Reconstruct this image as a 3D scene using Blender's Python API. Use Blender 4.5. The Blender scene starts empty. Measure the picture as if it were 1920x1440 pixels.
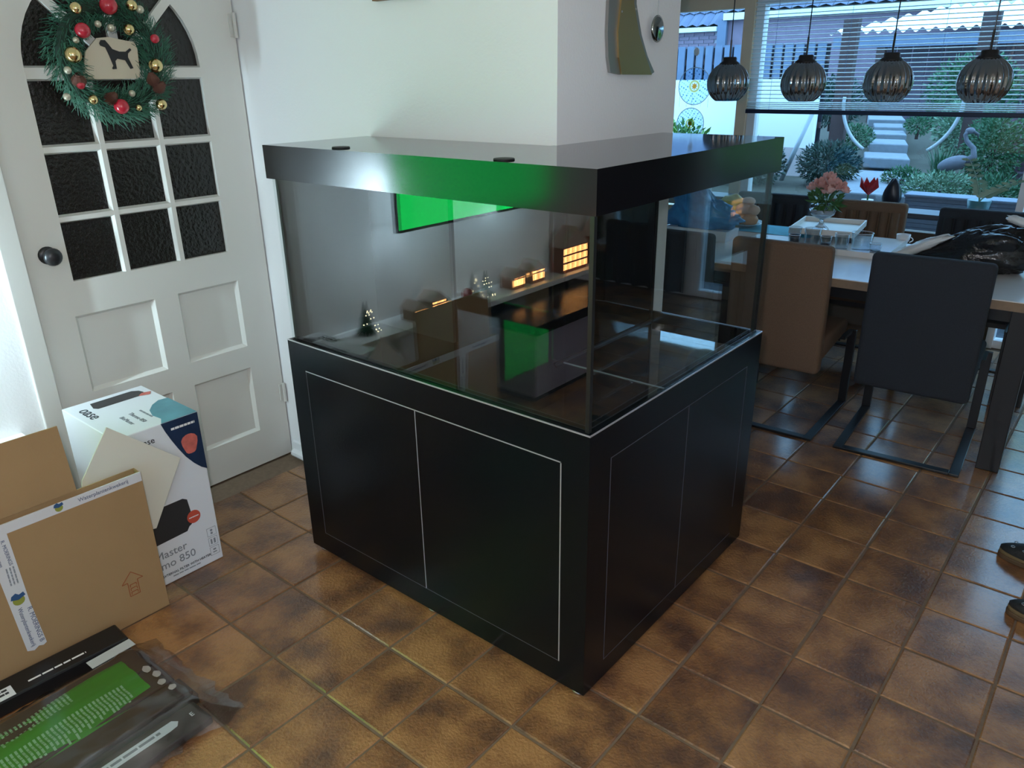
import bpy, bmesh, math, random
from math import sin, cos, pi, radians as rad
from mathutils import Vector, Matrix, Euler
random.seed(7)
SC = bpy.context.scene
COL = SC.collection

# ------------------------------------------------------------------ camera
RX = ((0.7709359, 0.6367593, -0.0139817), (0.2277191, -0.2960720, -0.9276235), (-0.5948125, 0.7119544, -0.3732548))
cam_d = bpy.data.cameras.new('camera')
cam = bpy.data.objects.new('camera', cam_d); COL.objects.link(cam)
cam_d.sensor_width = 36.0; cam_d.lens = 1434.0 / 1920 * 36.0; cam_d.clip_start = 0.02
CX = Vector((1.29135, -1.22217, 1.66165))
m = Matrix(((RX[0][0], -RX[1][0], -RX[2][0], CX.x), (RX[0][1], -RX[1][1], -RX[2][1], CX.y), (RX[0][2], -RX[1][2], -RX[2][2], CX.z), (0, 0, 0, 1)))
cam.matrix_world = m
SC.camera = cam
# ------------------------------------------------------------------ world, lights, exposure
SC.view_settings.view_transform = 'Standard'
SC.view_settings.look = 'None'
SC.view_settings.exposure = 0.0
SC.view_settings.gamma = 1.0
SC.view_settings.use_curve_mapping = False
W = bpy.data.worlds.new('evening_sky'); SC.world = W; W.use_nodes = True
bgn = W.node_tree.nodes['Background']
bgn.inputs[0].default_value = (0.31, 0.64, 1.0, 1); bgn.inputs[1].default_value = 5.2

def light(name, kind, loc, energy, color, size=0.1, rot=None, size_y=None):
    d = bpy.data.lights.new(name, kind); d.energy = energy; d.color = color
    if kind == 'AREA':
        d.size = size
        if size_y: d.shape = 'RECTANGLE'; d.size_y = size_y
    else: d.shadow_soft_size = size
    o = bpy.data.objects.new(name, d); COL.objects.link(o); o.location = loc
    if rot: o.rotation_euler = rot
    return o
# the phone's torch beside its lens, and an added warm fill light
light('phone_torch', 'POINT', (1.24, -1.25, 1.72), 61, (1.0, 0.955, 0.985), 0.02)
light('warm_fill_light', 'AREA', (-0.2, -2.6, 2.45), 12, (1.0, 0.82, 0.62), 0.5)

# ------------------------------------------------------------------ materials
MATS = {}
def nt(name):
    mt = bpy.data.materials.new(name); mt.use_nodes = True
    return mt, mt.node_tree, mt.node_tree.nodes['Principled BSDF']
def mat(name, col, rough=0.6, metal=0.0, spec=0.5, vary=0.0, scale=20.0, bump=0.0, bscale=None, emit=None, estr=0.0, coat=0.0, trans=0.0):
    if name in MATS: return MATS[name]
    mt, t, p = nt(name)
    p.inputs['Base Color'].default_value = (*col, 1); p.inputs['Roughness'].default_value = rough
    p.inputs['Metallic'].default_value = metal; p.inputs['Specular IOR Level'].default_value = spec
    if coat: p.inputs['Coat Weight'].default_value = coat; p.inputs['Coat Roughness'].default_value = 0.05
    if trans: p.inputs['Transmission Weight'].default_value = trans
    if emit: p.inputs['Emission Color'].default_value = (*emit, 1); p.inputs['Emission Strength'].default_value = estr
    if vary or bump:
        tc = t.nodes.new('ShaderNodeTexCoord')
        n = t.nodes.new('ShaderNodeTexNoise'); n.inputs['Scale'].default_value = scale; n.inputs['Detail'].default_value = 5
        t.links.new(tc.outputs['Object'], n.inputs['Vector'])
        if vary:
            mx = t.nodes.new('ShaderNodeMix'); mx.data_type = 'RGBA'
            mx.inputs['A'].default_value = (*[c * (1 - vary) for c in col], 1); mx.inputs['B'].default_value = (*[min(1, c * (1 + vary)) for c in col], 1)
            t.links.new(n.outputs['Fac'], mx.inputs['Factor']); t.links.new(mx.outputs['Result'], p.inputs['Base Color'])
        if bump:
            n2 = t.nodes.new('ShaderNodeTexNoise'); n2.inputs['Scale'].default_value = bscale or scale; n2.inputs['Detail'].default_value = 4
            t.links.new(tc.outputs['Object'], n2.inputs['Vector'])
            b = t.nodes.new('ShaderNodeBump'); b.inputs['Strength'].default_value = bump; b.inputs['Distance'].default_value = 0.01
            t.links.new(n2.outputs['Fac'], b.inputs['Height']); t.links.new(b.outputs['Normal'], p.inputs['Normal'])
    MATS[name] = mt; return mt
def emitter(name, col, s):
    return mat(name, (0.02, 0.02, 0.02), 0.6, emit=col, estr=s)
def pane(name, tint=(0.97, 0.99, 0.99), f0=0.04, rough=0.0, bump=0.0):
    """thin clear sheet: clear transmission plus a Schlick mirror share"""
    if name in MATS: return MATS[name]
    mt, t, p = nt(name); t.nodes.remove(p)
    N = t.nodes.new; out = t.nodes['Material Output']
    g = N('ShaderNodeNewGeometry'); dot = N('ShaderNodeVectorMath'); dot.operation = 'DOT_PRODUCT'
    t.links.new(g.outputs['Incoming'], dot.inputs[0]); t.links.new(g.outputs['Normal'], dot.inputs[1])
    a = N('ShaderNodeMath'); a.operation = 'ABSOLUTE'; t.links.new(dot.outputs['Value'], a.inputs[0])
    s = N('ShaderNodeMath'); s.operation = 'SUBTRACT'; s.inputs[0].default_value = 1; t.links.new(a.outputs[0], s.inputs[1])
    w = N('ShaderNodeMath'); w.operation = 'POWER'; w.inputs[1].default_value = 5; t.links.new(s.outputs[0], w.inputs[0])
    ma = N('ShaderNodeMath'); ma.operation = 'MULTIPLY_ADD'; ma.inputs[1].default_value = 1 - f0; ma.inputs[2].default_value = f0; t.links.new(w.outputs[0], ma.inputs[0])
    tr = N('ShaderNodeBsdfTransparent'); tr.inputs[0].default_value = (*tint, 1)
    gl = N('ShaderNodeBsdfGlossy'); gl.inputs['Roughness'].default_value = rough
    if bump:
        n2 = N('ShaderNodeTexNoise'); n2.inputs['Scale'].default_value = 90
        tc = N('ShaderNodeTexCoord'); t.links.new(tc.outputs['Object'], n2.inputs['Vector'])
        b = N('ShaderNodeBump'); b.inputs['Strength'].default_value = bump; b.inputs['Distance'].default_value = 0.01
        t.links.new(n2.outputs['Fac'], b.inputs['Height']); t.links.new(b.outputs['Normal'], gl.inputs['Normal'])
    mx = N('ShaderNodeMixShader'); t.links.new(ma.outputs[0], mx.inputs[0]); t.links.new(tr.outputs[0], mx.inputs[1]); t.links.new(gl.outputs[0], mx.inputs[2])
    t.links.new(mx.outputs[0], out.inputs['Surface'])
    MATS[name] = mt; return mt
def tile_mat():
    mt, t, p = nt('glazed_terracotta'); N = t.nodes.new
    oi = N('ShaderNodeObjectInfo'); tc = N('ShaderNodeTexCoord')
    sc = N('ShaderNodeVectorMath'); sc.operation = 'SCALE'; sc.inputs['Scale'].default_value = 37.0
    cb = N('ShaderNodeCombineXYZ'); t.links.new(oi.outputs['Random'], cb.inputs[0]); t.links.new(oi.outputs['Random'], cb.inputs[2])
    t.links.new(cb.outputs[0], sc.inputs[0])
    ad = N('ShaderNodeVectorMath'); ad.operation = 'ADD'; t.links.new(tc.outputs['Object'], ad.inputs[0]); t.links.new(sc.outputs[0], ad.inputs[1])
    n1 = N('ShaderNodeTexNoise'); n1.inputs['Scale'].default_value = 6.5; n1.inputs['Detail'].default_value = 3; n1.inputs['Roughness'].default_value = 0.5
    n2 = N('ShaderNodeTexNoise'); n2.inputs['Scale'].default_value = 70; n2.inputs['Detail'].default_value = 6; n2.inputs['Roughness'].default_value = 0.7
    n3 = N('ShaderNodeTexNoise'); n3.inputs['Scale'].default_value = 115; n3.inputs['Detail'].default_value = 3
    for n in (n1, n2, n3): t.links.new(ad.outputs[0], n.inputs['Vector'])
    cr = N('ShaderNodeValToRGB'); e = cr.color_ramp.elements
    e[0].position = 0.33; e[0].color = (0.11, 0.050, 0.027, 1); e[1].position = 0.66; e[1].color = (0.38, 0.185, 0.068, 1)
    k = e.new(0.5); k.color = (0.24, 0.108, 0.041, 1)
    # mottling plus a per-tile shift
    m1 = N('ShaderNodeMath'); m1.operation = 'MULTIPLY_ADD'; m1.inputs[1].default_value = 0.12; t.links.new(oi.outputs['Random'], m1.inputs[0]); t.links.new(n1.outputs['Fac'], m1.inputs[2])
    m2 = N('ShaderNodeMath'); m2.operation = 'MULTIPLY_ADD'; m2.inputs[1].default_value = 0.34; t.links.new(n2.outputs['Fac'], m2.inputs[0]); t.links.new(m1.outputs[0], m2.inputs[2])
    m3 = N('ShaderNodeMath'); m3.operation = 'SUBTRACT'; m3.inputs[1].default_value = 0.215; t.links.new(m2.outputs[0], m3.inputs[0])
    t.links.new(m3.outputs[0], cr.inputs['Fac']); t.links.new(cr.outputs['Color'], p.inputs['Base Color'])
    p.inputs['Coat Weight'].default_value = 0.75; p.inputs['Coat Roughness'].default_value = 0.17; p.inputs['Roughness'].default_value = 0.4; p.inputs['Specular IOR Level'].default_value = 0.5
    b = N('ShaderNodeBump'); b.inputs['Strength'].default_value = 0.8; b.inputs['Distance'].default_value = 0.005
    t.links.new(n3.outputs['Fac'], b.inputs['Height'])
    b2 = N('ShaderNodeBump'); b2.inputs['Strength'].default_value = 0.35; b2.inputs['Distance'].default_value = 0.012
    t.links.new(n1.outputs['Fac'], b2.inputs['Height']); t.links.new(b.outputs['Normal'], b2.inputs['Normal'])
    t.links.new(b2.outputs['Normal'], p.inputs['Normal'])
    return mt
WALL = mat('white_wall_paint', (0.84, 0.845, 0.85), 0.85, bump=0.08, bscale=120)
DOORP = mat('cream_door_paint', (0.69, 0.68, 0.635), 0.42, bump=0.03, bscale=60)
FRAMEP = mat('frame_paint', (0.62, 0.61, 0.57), 0.45)
BEIGE = mat('beige_window_wood', (0.85, 0.67, 0.46), 0.45, vary=0.08, scale=8)
WHITEP = mat('white_lacquer', (0.85, 0.86, 0.87), 0.35)
GROUT = mat('brown_grout', (0.17, 0.115, 0.075), 0.9, vary=0.3, scale=60)
TILE = tile_mat()
BLACK = mat('satin_black_board', (0.003, 0.004, 0.006), 0.26, spec=0.22, bump=0.04, bscale=220)
HOODM = mat('gloss_black_board', (0.006, 0.006, 0.008), 0.13, spec=0.42)
HOODTOP = mat('polished_black_board', (0.010, 0.010, 0.011), 0.06, spec=0.6)
BGLASS = mat('black_back_glass', (0.005, 0.006, 0.008), 0.03, spec=0.9)
BMATTE = mat('matt_black', (0.010, 0.011, 0.012), 0.55)
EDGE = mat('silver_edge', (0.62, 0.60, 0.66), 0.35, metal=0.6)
STEEL = mat('brushed_steel', (0.55, 0.55, 0.56), 0.3, metal=1.0)
BMETAL = mat('black_metal', (0.012, 0.012, 0.014), 0.35)
SIL = mat('black_silicone', (0.006, 0.006, 0.007), 0.4)
TANKG = pane('aquarium_glass', (0.955, 0.975, 0.97), 0.072)
WING = pane('window_glass', (0.96, 0.985, 1.0), 0.04)
ENDG = pane('clear_end_glass', (0.96, 0.975, 0.97), 0.015)
TUMBG = pane('drinking_glass', (0.90, 0.93, 0.95), 0.06)

# ------------------------------------------------------------------ mesh helpers
class MB:
    def __init__(s): s.v = []; s.f = []
    def add(s, vs, fs):
        o = len(s.v); s.v += [tuple(v) for v in vs]; s.f += [tuple(i + o for i in f) for f in fs]; return s
    def box(s, lo, hi, R=None, c=None):
        x0, y0, z0 = lo; x1, y1, z1 = hi
        vs = [Vector(p) for p in ((x0, y0, z0), (x1, y0, z0), (x1, y1, z0), (x0, y1, z0), (x0, y0, z1), (x1, y0, z1), (x1, y1, z1), (x0, y1, z1))]
        if R is not None: vs = [R @ v + Vector(c or (0, 0, 0)) for v in vs]
        return s.add(vs, [(3, 2, 1, 0), (4, 5, 6, 7), (0, 1, 5, 4), (1, 2, 6, 5), (2, 3, 7, 6), (3, 0, 4, 7)])
    def prism(s, poly, fn, d0, d1):
        n = len(poly)
        vs = [fn(a, b, d0) for a, b in poly] + [fn(a, b, d1) for a, b in poly]
        return s.add(vs, [tuple(range(n))[::-1], tuple(range(n, 2 * n))] + [(i, (i + 1) % n, n + (i + 1) % n, n + i) for i in range(n)])
    def lathe(s, prof, c=(0, 0, 0), seg=24, ribs=0, amp=0.0, cap0=False, cap1=False):
        vs = []; n = len(prof)
        for j in range(seg):
            a = 2 * pi * j / seg; k = 1 + (amp * cos(ribs * a) if ribs else 0)
            for r, z in prof: vs.append((c[0] + r * k * cos(a), c[1] + r * k * sin(a), c[2] + z))
        fs = []
        for j in range(seg):
            q = (j + 1) % seg
            for i in range(n - 1): fs.append((j * n + i, q * n + i, q * n + i + 1, j * n + i + 1))
        if cap0: fs.append(tuple(j * n for j in range(seg))[::-1])
        if cap1: fs.append(tuple(j * n + n - 1 for j in range(seg)))
        return s.add(vs, fs)
    def tube(s, pts, r, seg=8, caps=True):
        P = [Vector(p) for p in pts]; n = len(P); vs = []
        rr = r if isinstance(r, (list, tuple)) else [r] * n
        u = None
        for i in range(n):
            d = (P[min(i + 1, n - 1)] - P[max(i - 1, 0)]).normalized()
            if u is None: u = d.orthogonal().normalized()
            else: u = (u - d * u.dot(d)); u = u.normalized() if u.length > 1e-6 else d.orthogonal().normalized()
            w = d.cross(u)
            for j in range(seg):
                a = 2 * pi * j / seg; vs.append(P[i] + (u * cos(a) + w * sin(a)) * rr[i])
        fs = [(i * seg + j, i * seg + (j + 1) % seg, (i + 1) * seg + (j + 1) % seg, (i + 1) * seg + j) for i in range(n - 1) for j in range(seg)]
        if caps: fs += [tuple(range(seg))[::-1], tuple(range((n - 1) * seg, n * seg))]
        return s.add(vs, fs)
    def ball(s, c, r, seg=12, rings=8, sq=(1, 1, 1), noise=None):
        vs = [(0, 0, 1)]
        for i in range(1, rings):
            th = pi * i / rings
            for j in range(seg): a = 2 * pi * j / seg; vs.append((sin(th) * cos(a), sin(th) * sin(a), cos(th)))
        vs.append((0, 0, -1)); out = []
        for v in vs:
            k = noise(Vector(v)) if noise else 1.0
            out.append((c[0] + v[0] * r * sq[0] * k, c[1] + v[1] * r * sq[1] * k, c[2] + v[2] * r * sq[2] * k))
        fs = [(0, 1 + j, 1 + (j + 1) % seg) for j in range(seg)]
        for i in range(rings - 2):
            for j in range(seg): a = 1 + i * seg + j; b = 1 + i * seg + (j + 1) % seg; fs.append((a, a + seg, b + seg, b))
        L = len(vs) - 1; o = 1 + (rings - 2) * seg
        fs += [(o + j, L, o + (j + 1) % seg) for j in range(seg)]
        return s.add(out, fs)
    def mesh(s, name, mt, smooth=False):
        me = bpy.data.meshes.new(name); me.from_pydata(s.v, [], s.f); me.update()
        for q in (mt if isinstance(mt, (list, tuple)) else [mt]): me.materials.append(q)
        if smooth: me.polygons.foreach_set('use_smooth', [True] * len(me.polygons))
        return me
def link(name, me, parent=None, loc=None, rot=None):
    o = bpy.data.objects.new(name, me); COL.objects.link(o)
    if parent: o.parent = parent
    if loc: o.location = loc
    if rot: o.rotation_euler = rot
    return o
def obj(name, mb, mt, parent=None, smooth=False, bevel=0.0, seg=2, loc=None, rot=None):
    me = mb.mesh(name, mt, smooth); o = link(name, me, parent, loc, rot)
    if bevel:
        # bake the bevel so that copies stay cheap
        bm = bmesh.new(); bm.from_mesh(me); bmesh.ops.remove_doubles(bm, verts=bm.verts, dist=1e-6)
        es = [e for e in bm.edges if len(e.link_faces) == 2 and e.calc_face_angle(0) > 0.5]
        bmesh.ops.bevel(bm, geom=es, offset=bevel, segments=seg, profile=0.5, affect='EDGES', clamp_overlap=True)
        bm.to_mesh(me); bm.free(); me.update()
    return o
def bx(name, lo, hi, mt, parent=None, bevel=0.0, seg=2, **k): return obj(name, MB().box(lo, hi), mt, parent, bevel=bevel, seg=seg, **k)
def tag(o, label=None, cat=None, group=None, kind=None):
    if label: o['label'] = label
    if cat: o['category'] = cat
    if group: o['group'] = group
    if kind: o['kind'] = kind
    return o
def thing(name, label, cat, loc=(0, 0, 0), rz=0.0, group=None):
    o = bpy.data.objects.new(name, None); COL.objects.link(o); o.location = loc; o.rotation_euler = (0, 0, rz); o.empty_display_size = 0.05
    return tag(o, label, cat, group)
def copy_tree(o, parent=None, **props):
    c = o.copy(); COL.objects.link(c); c.parent = parent
    if parent: c.matrix_parent_inverse = o.matrix_parent_inverse
    for ch in o.children: copy_tree(ch, c)
    for k, v in props.items(): c[k] = v
    return c
def struct(o): o['kind'] = 'structure'; return o
def smooth_angle(o, deg=40):
    me = o.data; me.polygons.foreach_set('use_smooth', [True] * len(me.polygons))
    try: me.set_sharp_from_angle(angle=rad(deg))
    except Exception: pass
    return o
def text(name, s, size, mt, parent, M, depth=0.0006, align='CENTER', sx=1.0):
    """flat print: lettering as a thin mesh; M maps text x,y,z to the parent's space"""
    c = bpy.data.curves.new('t', 'FONT'); c.body = s; c.size = size; c.extrude = depth; c.align_x = align; c.align_y = 'CENTER'; c.resolution_u = 3
    o = bpy.data.objects.new('t', c); COL.objects.link(o)
    dg = bpy.context.evaluated_depsgraph_get(); me = bpy.data.meshes.new_from_object(o.evaluated_get(dg))
    bpy.data.objects.remove(o); bpy.data.curves.remove(c)
    me.transform(Matrix.Diagonal((sx, 1, 1, 1))); me.transform(M); me.materials.clear(); me.materials.append(mt); me.name = name
    return link(name, me, parent)
def frame_m(o, ex, ey, ez):
    return Matrix(((ex[0], ey[0], ez[0], o[0]), (ex[1], ey[1], ez[1], o[1]), (ex[2], ey[2], ez[2], o[2]), (0, 0, 0, 1)))

# ================================================================== the room
fl = struct(bx('floor', (-3.2, -4.2, -0.12), (3.6, 4.4, -0.0045), GROUT))
tv = []
for k in range(5):
    mb = MB(); h = 0.121; j = lambda: random.uniform(-0.0015, 0.0015)
    b = [(-h + j(), -h + j()), (h + j(), -h + j()), (h + j(), h + j()), (-h + j(), h + j())]
    zt = random.uniform(-0.0012, 0.0)
    vs = [(x, y, -0.012) for x, y in b] + [(x, y, zt - 0.0025) for x, y in b] + [(x * 0.97, y * 0.97, zt) for x, y in b]
    fs = []
    for r in range(2): fs += [(r * 4 + i, r * 4 + (i + 1) % 4, r * 4 + 4 + (i + 1) % 4, r * 4 + 4 + i) for i in range(4)]
    fs.append((8, 9, 10, 11)); mb.add(vs, fs); tv.append(mb.mesh('tile', TILE))
cells = []
for i in range(-7, 9):
    for j in range(-6, 15):
        x, y = 0.125 + 0.25 * i, 0.125 + 0.25 * j
        if y > 0.63 and x < -0.2: continue
        if x < -1.51: continue
        if y > 2.9 and x < 0.3: continue
        if x < -0.8 and y < -1.2: continue
        if y < -0.6 and x > 1.6: continue
        cells.append((x, y))
for x, y in cells:
    t = link('tile', tv[random.randrange(5)], fl, (x, y, 0)); t.rotation_euler = (0, 0, random.choice((0, pi / 2, pi, 3 * pi / 2)))
# floor tiles out of the photograph's view: one joined sheet
mb = MB(); S = set((round(x, 3), round(y, 3)) for x, y in cells)
for i in range(-13, 14):
    for j in range(-17, 18):
        x, y = 0.125 + 0.25 * i, 0.125 + 0.25 * j
        if (round(x, 3), round(y, 3)) in S: continue
        if x < -1.6 and y < 1.3: continue
        if y > 4.2: continue
        mb.box((x - .121, y - .121, -.012), (x + .121, y + .121, -.0006))
tag(obj('tile_field', mb, TILE, fl), kind='stuff')

struct(bx('ceiling', (-3.2, -4.2, 2.55), (3.6, 4.4, 2.65), WALL))
# wall with the door: leaf in the opening y -0.305 .. 0.62, arch hidden above the frame
XD = -1.62
wl = struct(bx('wall_left', (-1.78, -4.2, 0), (XD, -0.375, 2.55), WALL))
struct(bx('wall_left', (-1.78, -0.375, 2.16), (XD, 0.63, 2.55), WALL))
struct(bx('wall_back', (-3.1, 0.629, 0), (-0.074, 1.315, 2.55), WALL))
struct(bx('wall_dining_left', (-3.2, 1.315, 0), (-3.1, 4.3, 2.55), WALL))
for lo, hi in (((-1.78, -4.3, 0), (1.2, -4.2, 2.55)), ((2.9, -4.3, 0), (3.6, -4.2, 2.55)), ((1.2, -4.3, 0), (2.9, -4.2, 1.0)), ((1.2, -4.3, 2.15), (2.9, -4.2, 2.55))): struct(bx('wall_rear', lo, hi, WALL))
w3 = struct(bx('window_3', (1.2, -4.27, 1.0), (2.9, -4.22, 1.05), WHITEP)); bx('window_frame', (1.2, -4.27, 2.10), (2.9, -4.22, 2.15), WHITEP, w3); bx('window_frame', (1.2, -4.27, 1.05), (1.25, -4.22, 2.10), WHITEP, w3); bx('window_frame', (2.85, -4.27, 1.05), (2.9, -4.22, 2.10), WHITEP, w3); bx('pane', (1.25, -4.25, 1.05), (2.85, -4.245, 2.10), WING, w3)
struct(bx('wall_right', (3.6, -4.3, 0), (3.7, 4.4, 2.55), WALL))
struct(bx('wall_hall', (-2.2, -0.6, 0), (-2.15, 0.629, 2.55), WALL)); struct(bx('wall_hall', (-2.2, -0.65, 0), (-1.78, -0.6, 2.55), WALL)); struct(bx('ceiling', (-2.2, -0.6, 2.2), (-1.78, 0.629, 2.25), WALL))
tr = struct(bx('trim_1', (XD - 0.06, -0.375, 0), (XD + 0.012, -0.306, 2.06), FRAMEP, bevel=0.004))
struct(bx('trim_2', (XD - 0.06, -0.375, 2.06), (XD + 0.012, 0.628, 2.16), FRAMEP, bevel=0.004))
bb = MB().box((XD + 0.012, 0.612, 0.012), (-0.9, 0.628, 0.075)).tube([(XD + 0.03, 0.608, 0.022), (-0.9, 0.608, 0.022)], 0.019, 10)
struct(obj('baseboard_back', bb, WHITEP))
struct(bx('baseboard_left', (XD, -3.9, 0), (XD + 0.014, -0.376, 0.07), WHITEP, bevel=0.003))

# ------------------------------------------------------------------ door
dz = lambda a, b, d: (XD + d, a, b)      # (y, z, depth towards the room)
T0, T1 = -0.055, -0.012                  # leaf back and front face
Y0, Y1 = -0.303, 0.622
d = MB()
def db(y0, z0, y1, z1, a=T0, b=T1): d.box((XD + a, y0, z0), (XD + b, y1, z1))
gy = [(-0.163, 0.018), (0.05, 0.235), (0.267, 0.452)]
gz = [(1.002, 1.205), (1.235, 1.435), (1.468, 1.668)]
db(Y0, 0.006, -0.185, 2.06); db(0.474, 0.006, Y1, 2.06)                 # stiles
db(-0.185, 0.006, 0.474, 0.175); db(-0.185, 0.483, 0.474, 0.582); db(-0.185, 0.876, 0.474, 0.985)
db(0.112, 0.175, 0.207, 0.483); db(0.112, 0.582, 0.207, 0.876)
db(-0.185, 0.985, -0.163, 1.72); db(0.452, 0.985, 0.474, 1.72); db(-0.163, 0.985, 0.452, 1.002)
db(-0.185, 1.72, -0.163, 2.06); db(0.452, 1.72, 0.474, 2.06)
fyc, fzc, fr = 0.1445, 1.716, 0.3075
ap = [(fyc + fr * cos(pi * k / 24), fzc + fr * sin(pi * k / 24)) for k in range(25)]
for k in range(24):
    (a0, b0), (a1, b1) = ap[k], ap[k + 1]
    d.prism([(a0, b0), (a1, b1), (a1, 2.06), (a0, 2.06)], dz, T0, T1)
door = struct(obj('door_1', d, DOORP, bevel=0.0))
def ogee(y0, z0, y1, z1, w=0.012, dep=0.016):
    m2 = MB()
    o = [(y0, z0), (y1, z0), (y1, z1), (y0, z1)]; i = [(y0 + w, z0 + w), (y1 - w, z0 + w), (y1 - w, z1 - w), (y0 + w, z1 - w)]
    vs = [dz(a, b, T1 - 0.0005) for a, b in o] + [dz(a, b, T1 - dep) for a, b in i]
    m2.add(vs, [(k, (k + 1) % 4, 4 + (k + 1) % 4, 4 + k) for k in range(4)] + [(4, 5, 6, 7)])
    return m2
for y0, z0, y1, z1 in ((-0.185, 0.582, 0.112, 0.876), (0.207, 0.582, 0.474, 0.876), (-0.185, 0.175, 0.112, 0.483), (0.207, 0.175, 0.474, 0.483)):
    obj('panel', ogee(y0, z0, y1, z1), DOORP, door)
def muntin(y0, z0, y1, z1, r=0.0):
    m2 = MB(); e = 0.007; fr2 = 0.0026 if z1 - z0 > y1 - y0 else 0.002
    if y1 - y0 > z1 - z0: o = [(y0, z0), (y1, z0), (y1, z1), (y0, z1)]; i = [(y0, z0 + e), (y1, z0 + e), (y1, z1 - e), (y0, z1 - e)]
    else: o = [(y0, z0), (y1, z0), (y1, z1), (y0, z1)]; i = [(y0 + e, z0), (y1 - e, z0), (y1 - e, z1), (y0 + e, z1)]
    vs = [dz(a, b, T1 - 0.02) for a, b in o] + [dz(a, b, T1 + fr2) for a, b in i]
    return m2.add(vs, [(k, (k + 1) % 4, 4 + (k + 1) % 4, 4 + k) for k in range(4)] + [(4, 5, 6, 7)])
for y0, y1 in ((0.018, 0.05), (0.235, 0.267)): obj('muntin', muntin(y0, 1.002, y1, 1.668), DOORP, door)
for z0, z1 in ((1.205, 1.235), (1.435, 1.468)): obj('muntin', muntin(-0.163, z0, 0.452, z1), DOORP, door)
obj('muntin', muntin(-0.163, 1.668, 0.452, 1.716), DOORP, door)
DGL = mat('dark_rippled_glass', (0.012, 0.010, 0.009), 0.10, bump=0.5, bscale=75)
for y0, y1 in gy:
    for z0, z1 in gz: bx('pane', (XD - 0.036, y0 - 0.006, z0 - 0.006), (XD - 0.030, y1 + 0.006, z1 + 0.006), DGL, door)
for s0, s1 in ((0, 43), (47, 88), (92, 133), (137, 180)):
    pp = [(fyc, fzc)] + [(fyc + (fr + 0.006) * cos(rad(s0 + (s1 - s0) * k / 8)), fzc + (fr + 0.006) * sin(rad(s0 + (s1 - s0) * k / 8))) for k in range(9)]
    obj('fan_pane', MB().prism(pp, dz, -0.036, -0.030), DGL, door)
for a in (45, 90, 135):
    u = (cos(rad(a)), sin(rad(a))); n = (-u[1], u[0]); w = 0.015
    pq = [(fyc + u[0] * r + n[0] * w * s, fzc + u[1] * r + n[1] * w * s) for r, s in ((0.02, -1), (fr + .004, -1), (fr + .004, 1), (0.02, 1))]
    obj('muntin', MB().prism(pq, dz, -0.034, T1 + 0.001), DOORP, door)
kn = MB().lathe([(0.0, 0.0), (0.030, 0.0), (0.031, 0.006), (0.022, 0.009), (0.012, 0.014), (0.013, 0.030), (0.026, 0.038), (0.031, 0.050), (0.026, 0.062), (0.012, 0.067), (0.0, 0.068)], seg=20)
ko = obj('door_knob', kn, BMETAL, door, smooth=True, loc=(XD + T1, -0.228, 1.108), rot=(0, pi / 2, 0)); ko['label'] = 'black round door knob'
for z in (0.32, 1.86):
    h = obj('hinge', MB().tube([(XD + 0.002, 0.617, z - 0.045), (XD + 0.002, 0.617, z + 0.045)], 0.0075, 8).box((XD - 0.014, 0.60, z - 0.04), (XD - 0.006, 0.617, z + 0.04)), FRAMEP, door)

# ------------------------------------------------------------------ wreath
NEED = mat('wreath_needles', (0.035, 0.135, 0.085), 0.55, vary=0.6, scale=40)
wy, wz, wx = 0.098, 1.738, XD + 0.045
wr = thing('christmas_wreath', 'green fir wreath with gold and red baubles on the white door', 'wreath', (wx, wy, wz))
mb = MB()
for k in range(3600):
    a = random.uniform(0, 2 * pi); b = random.uniform(0, 2 * pi); q = 0.05 * math.sqrt(random.random())
    R = 0.158 + q * cos(b); dep = q * sin(b) * 0.8
    if dep < -0.030: continue
    p = Vector((dep, R * cos(a), R * sin(a)))
    tdir = Vector((0, -sin(a), cos(a))); out = Vector((sin(b) * 0.7 + 0.2, cos(b) * cos(a), cos(b) * sin(a)))
    dr = (tdir * random.uniform(0.2, 1.0) + out * random.uniform(0.2, 1.2) + Vector((random.uniform(-.3, .3), random.uniform(-.3, .3), random.uniform(-.3, .3)))).normalized()
    L = random.uniform(0.022, 0.042); w = dr.orthogonal().normalized() * 0.0016; e = p + dr * L
    if e.x < -0.046: continue
    mb.add([p - w, p + w, e + w * .4, e - w * .4], [(0, 1, 2, 3)])
tag(obj('fir_needles', mb, NEED, wr), kind='stuff')
obj('wreath_ring', MB().tube([(0, 0.158 * cos(2 * pi * k / 24), 0.158 * sin(2 * pi * k / 24)) for k in range(25)], 0.02, 8, False), mat('dark_green_core', (0.012, 0.035, 0.022), 0.9), wr)
GOLD = mat('gold_bauble', (0.75, 0.58, 0.28), 0.16, metal=1.0); RED = mat('red_bauble', (0.45, 0.015, 0.035), 0.2, coat=0.6)
CONE = mat('pine_cone', (0.10, 0.035, 0.022), 0.7); PEARL = mat('pale_bauble', (0.55, 0.52, 0.40), 0.3, metal=0.5)
def bauble(nm, y, z, r, mt, dx=0.055):
    b = obj(nm, MB().ball((0, 0, 0), r, 16, 10), mt, wr, smooth=True, loc=(dx, y - wy, z - wz)); return b
for y, z, r in ((-0.049, 1.746, .026), (0.15, 1.827, .018), (0.222, 1.714, .024), (-0.014, 1.609, .016), (0.218, 1.586, .019), (-0.01, 1.884, .018), (0.174, 1.901, .018), (0.134, 1.578, .011)):
    bauble('gold_bauble', y, z, r, GOLD)
for y, z, r in ((-0.003, 1.819, .024), (0.075, 1.584, .025), (0.096, 1.897, .028), (0.235, 1.80, .015), (-0.045, 1.655, .014)): bauble('red_bauble', y, z, r, RED)
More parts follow.
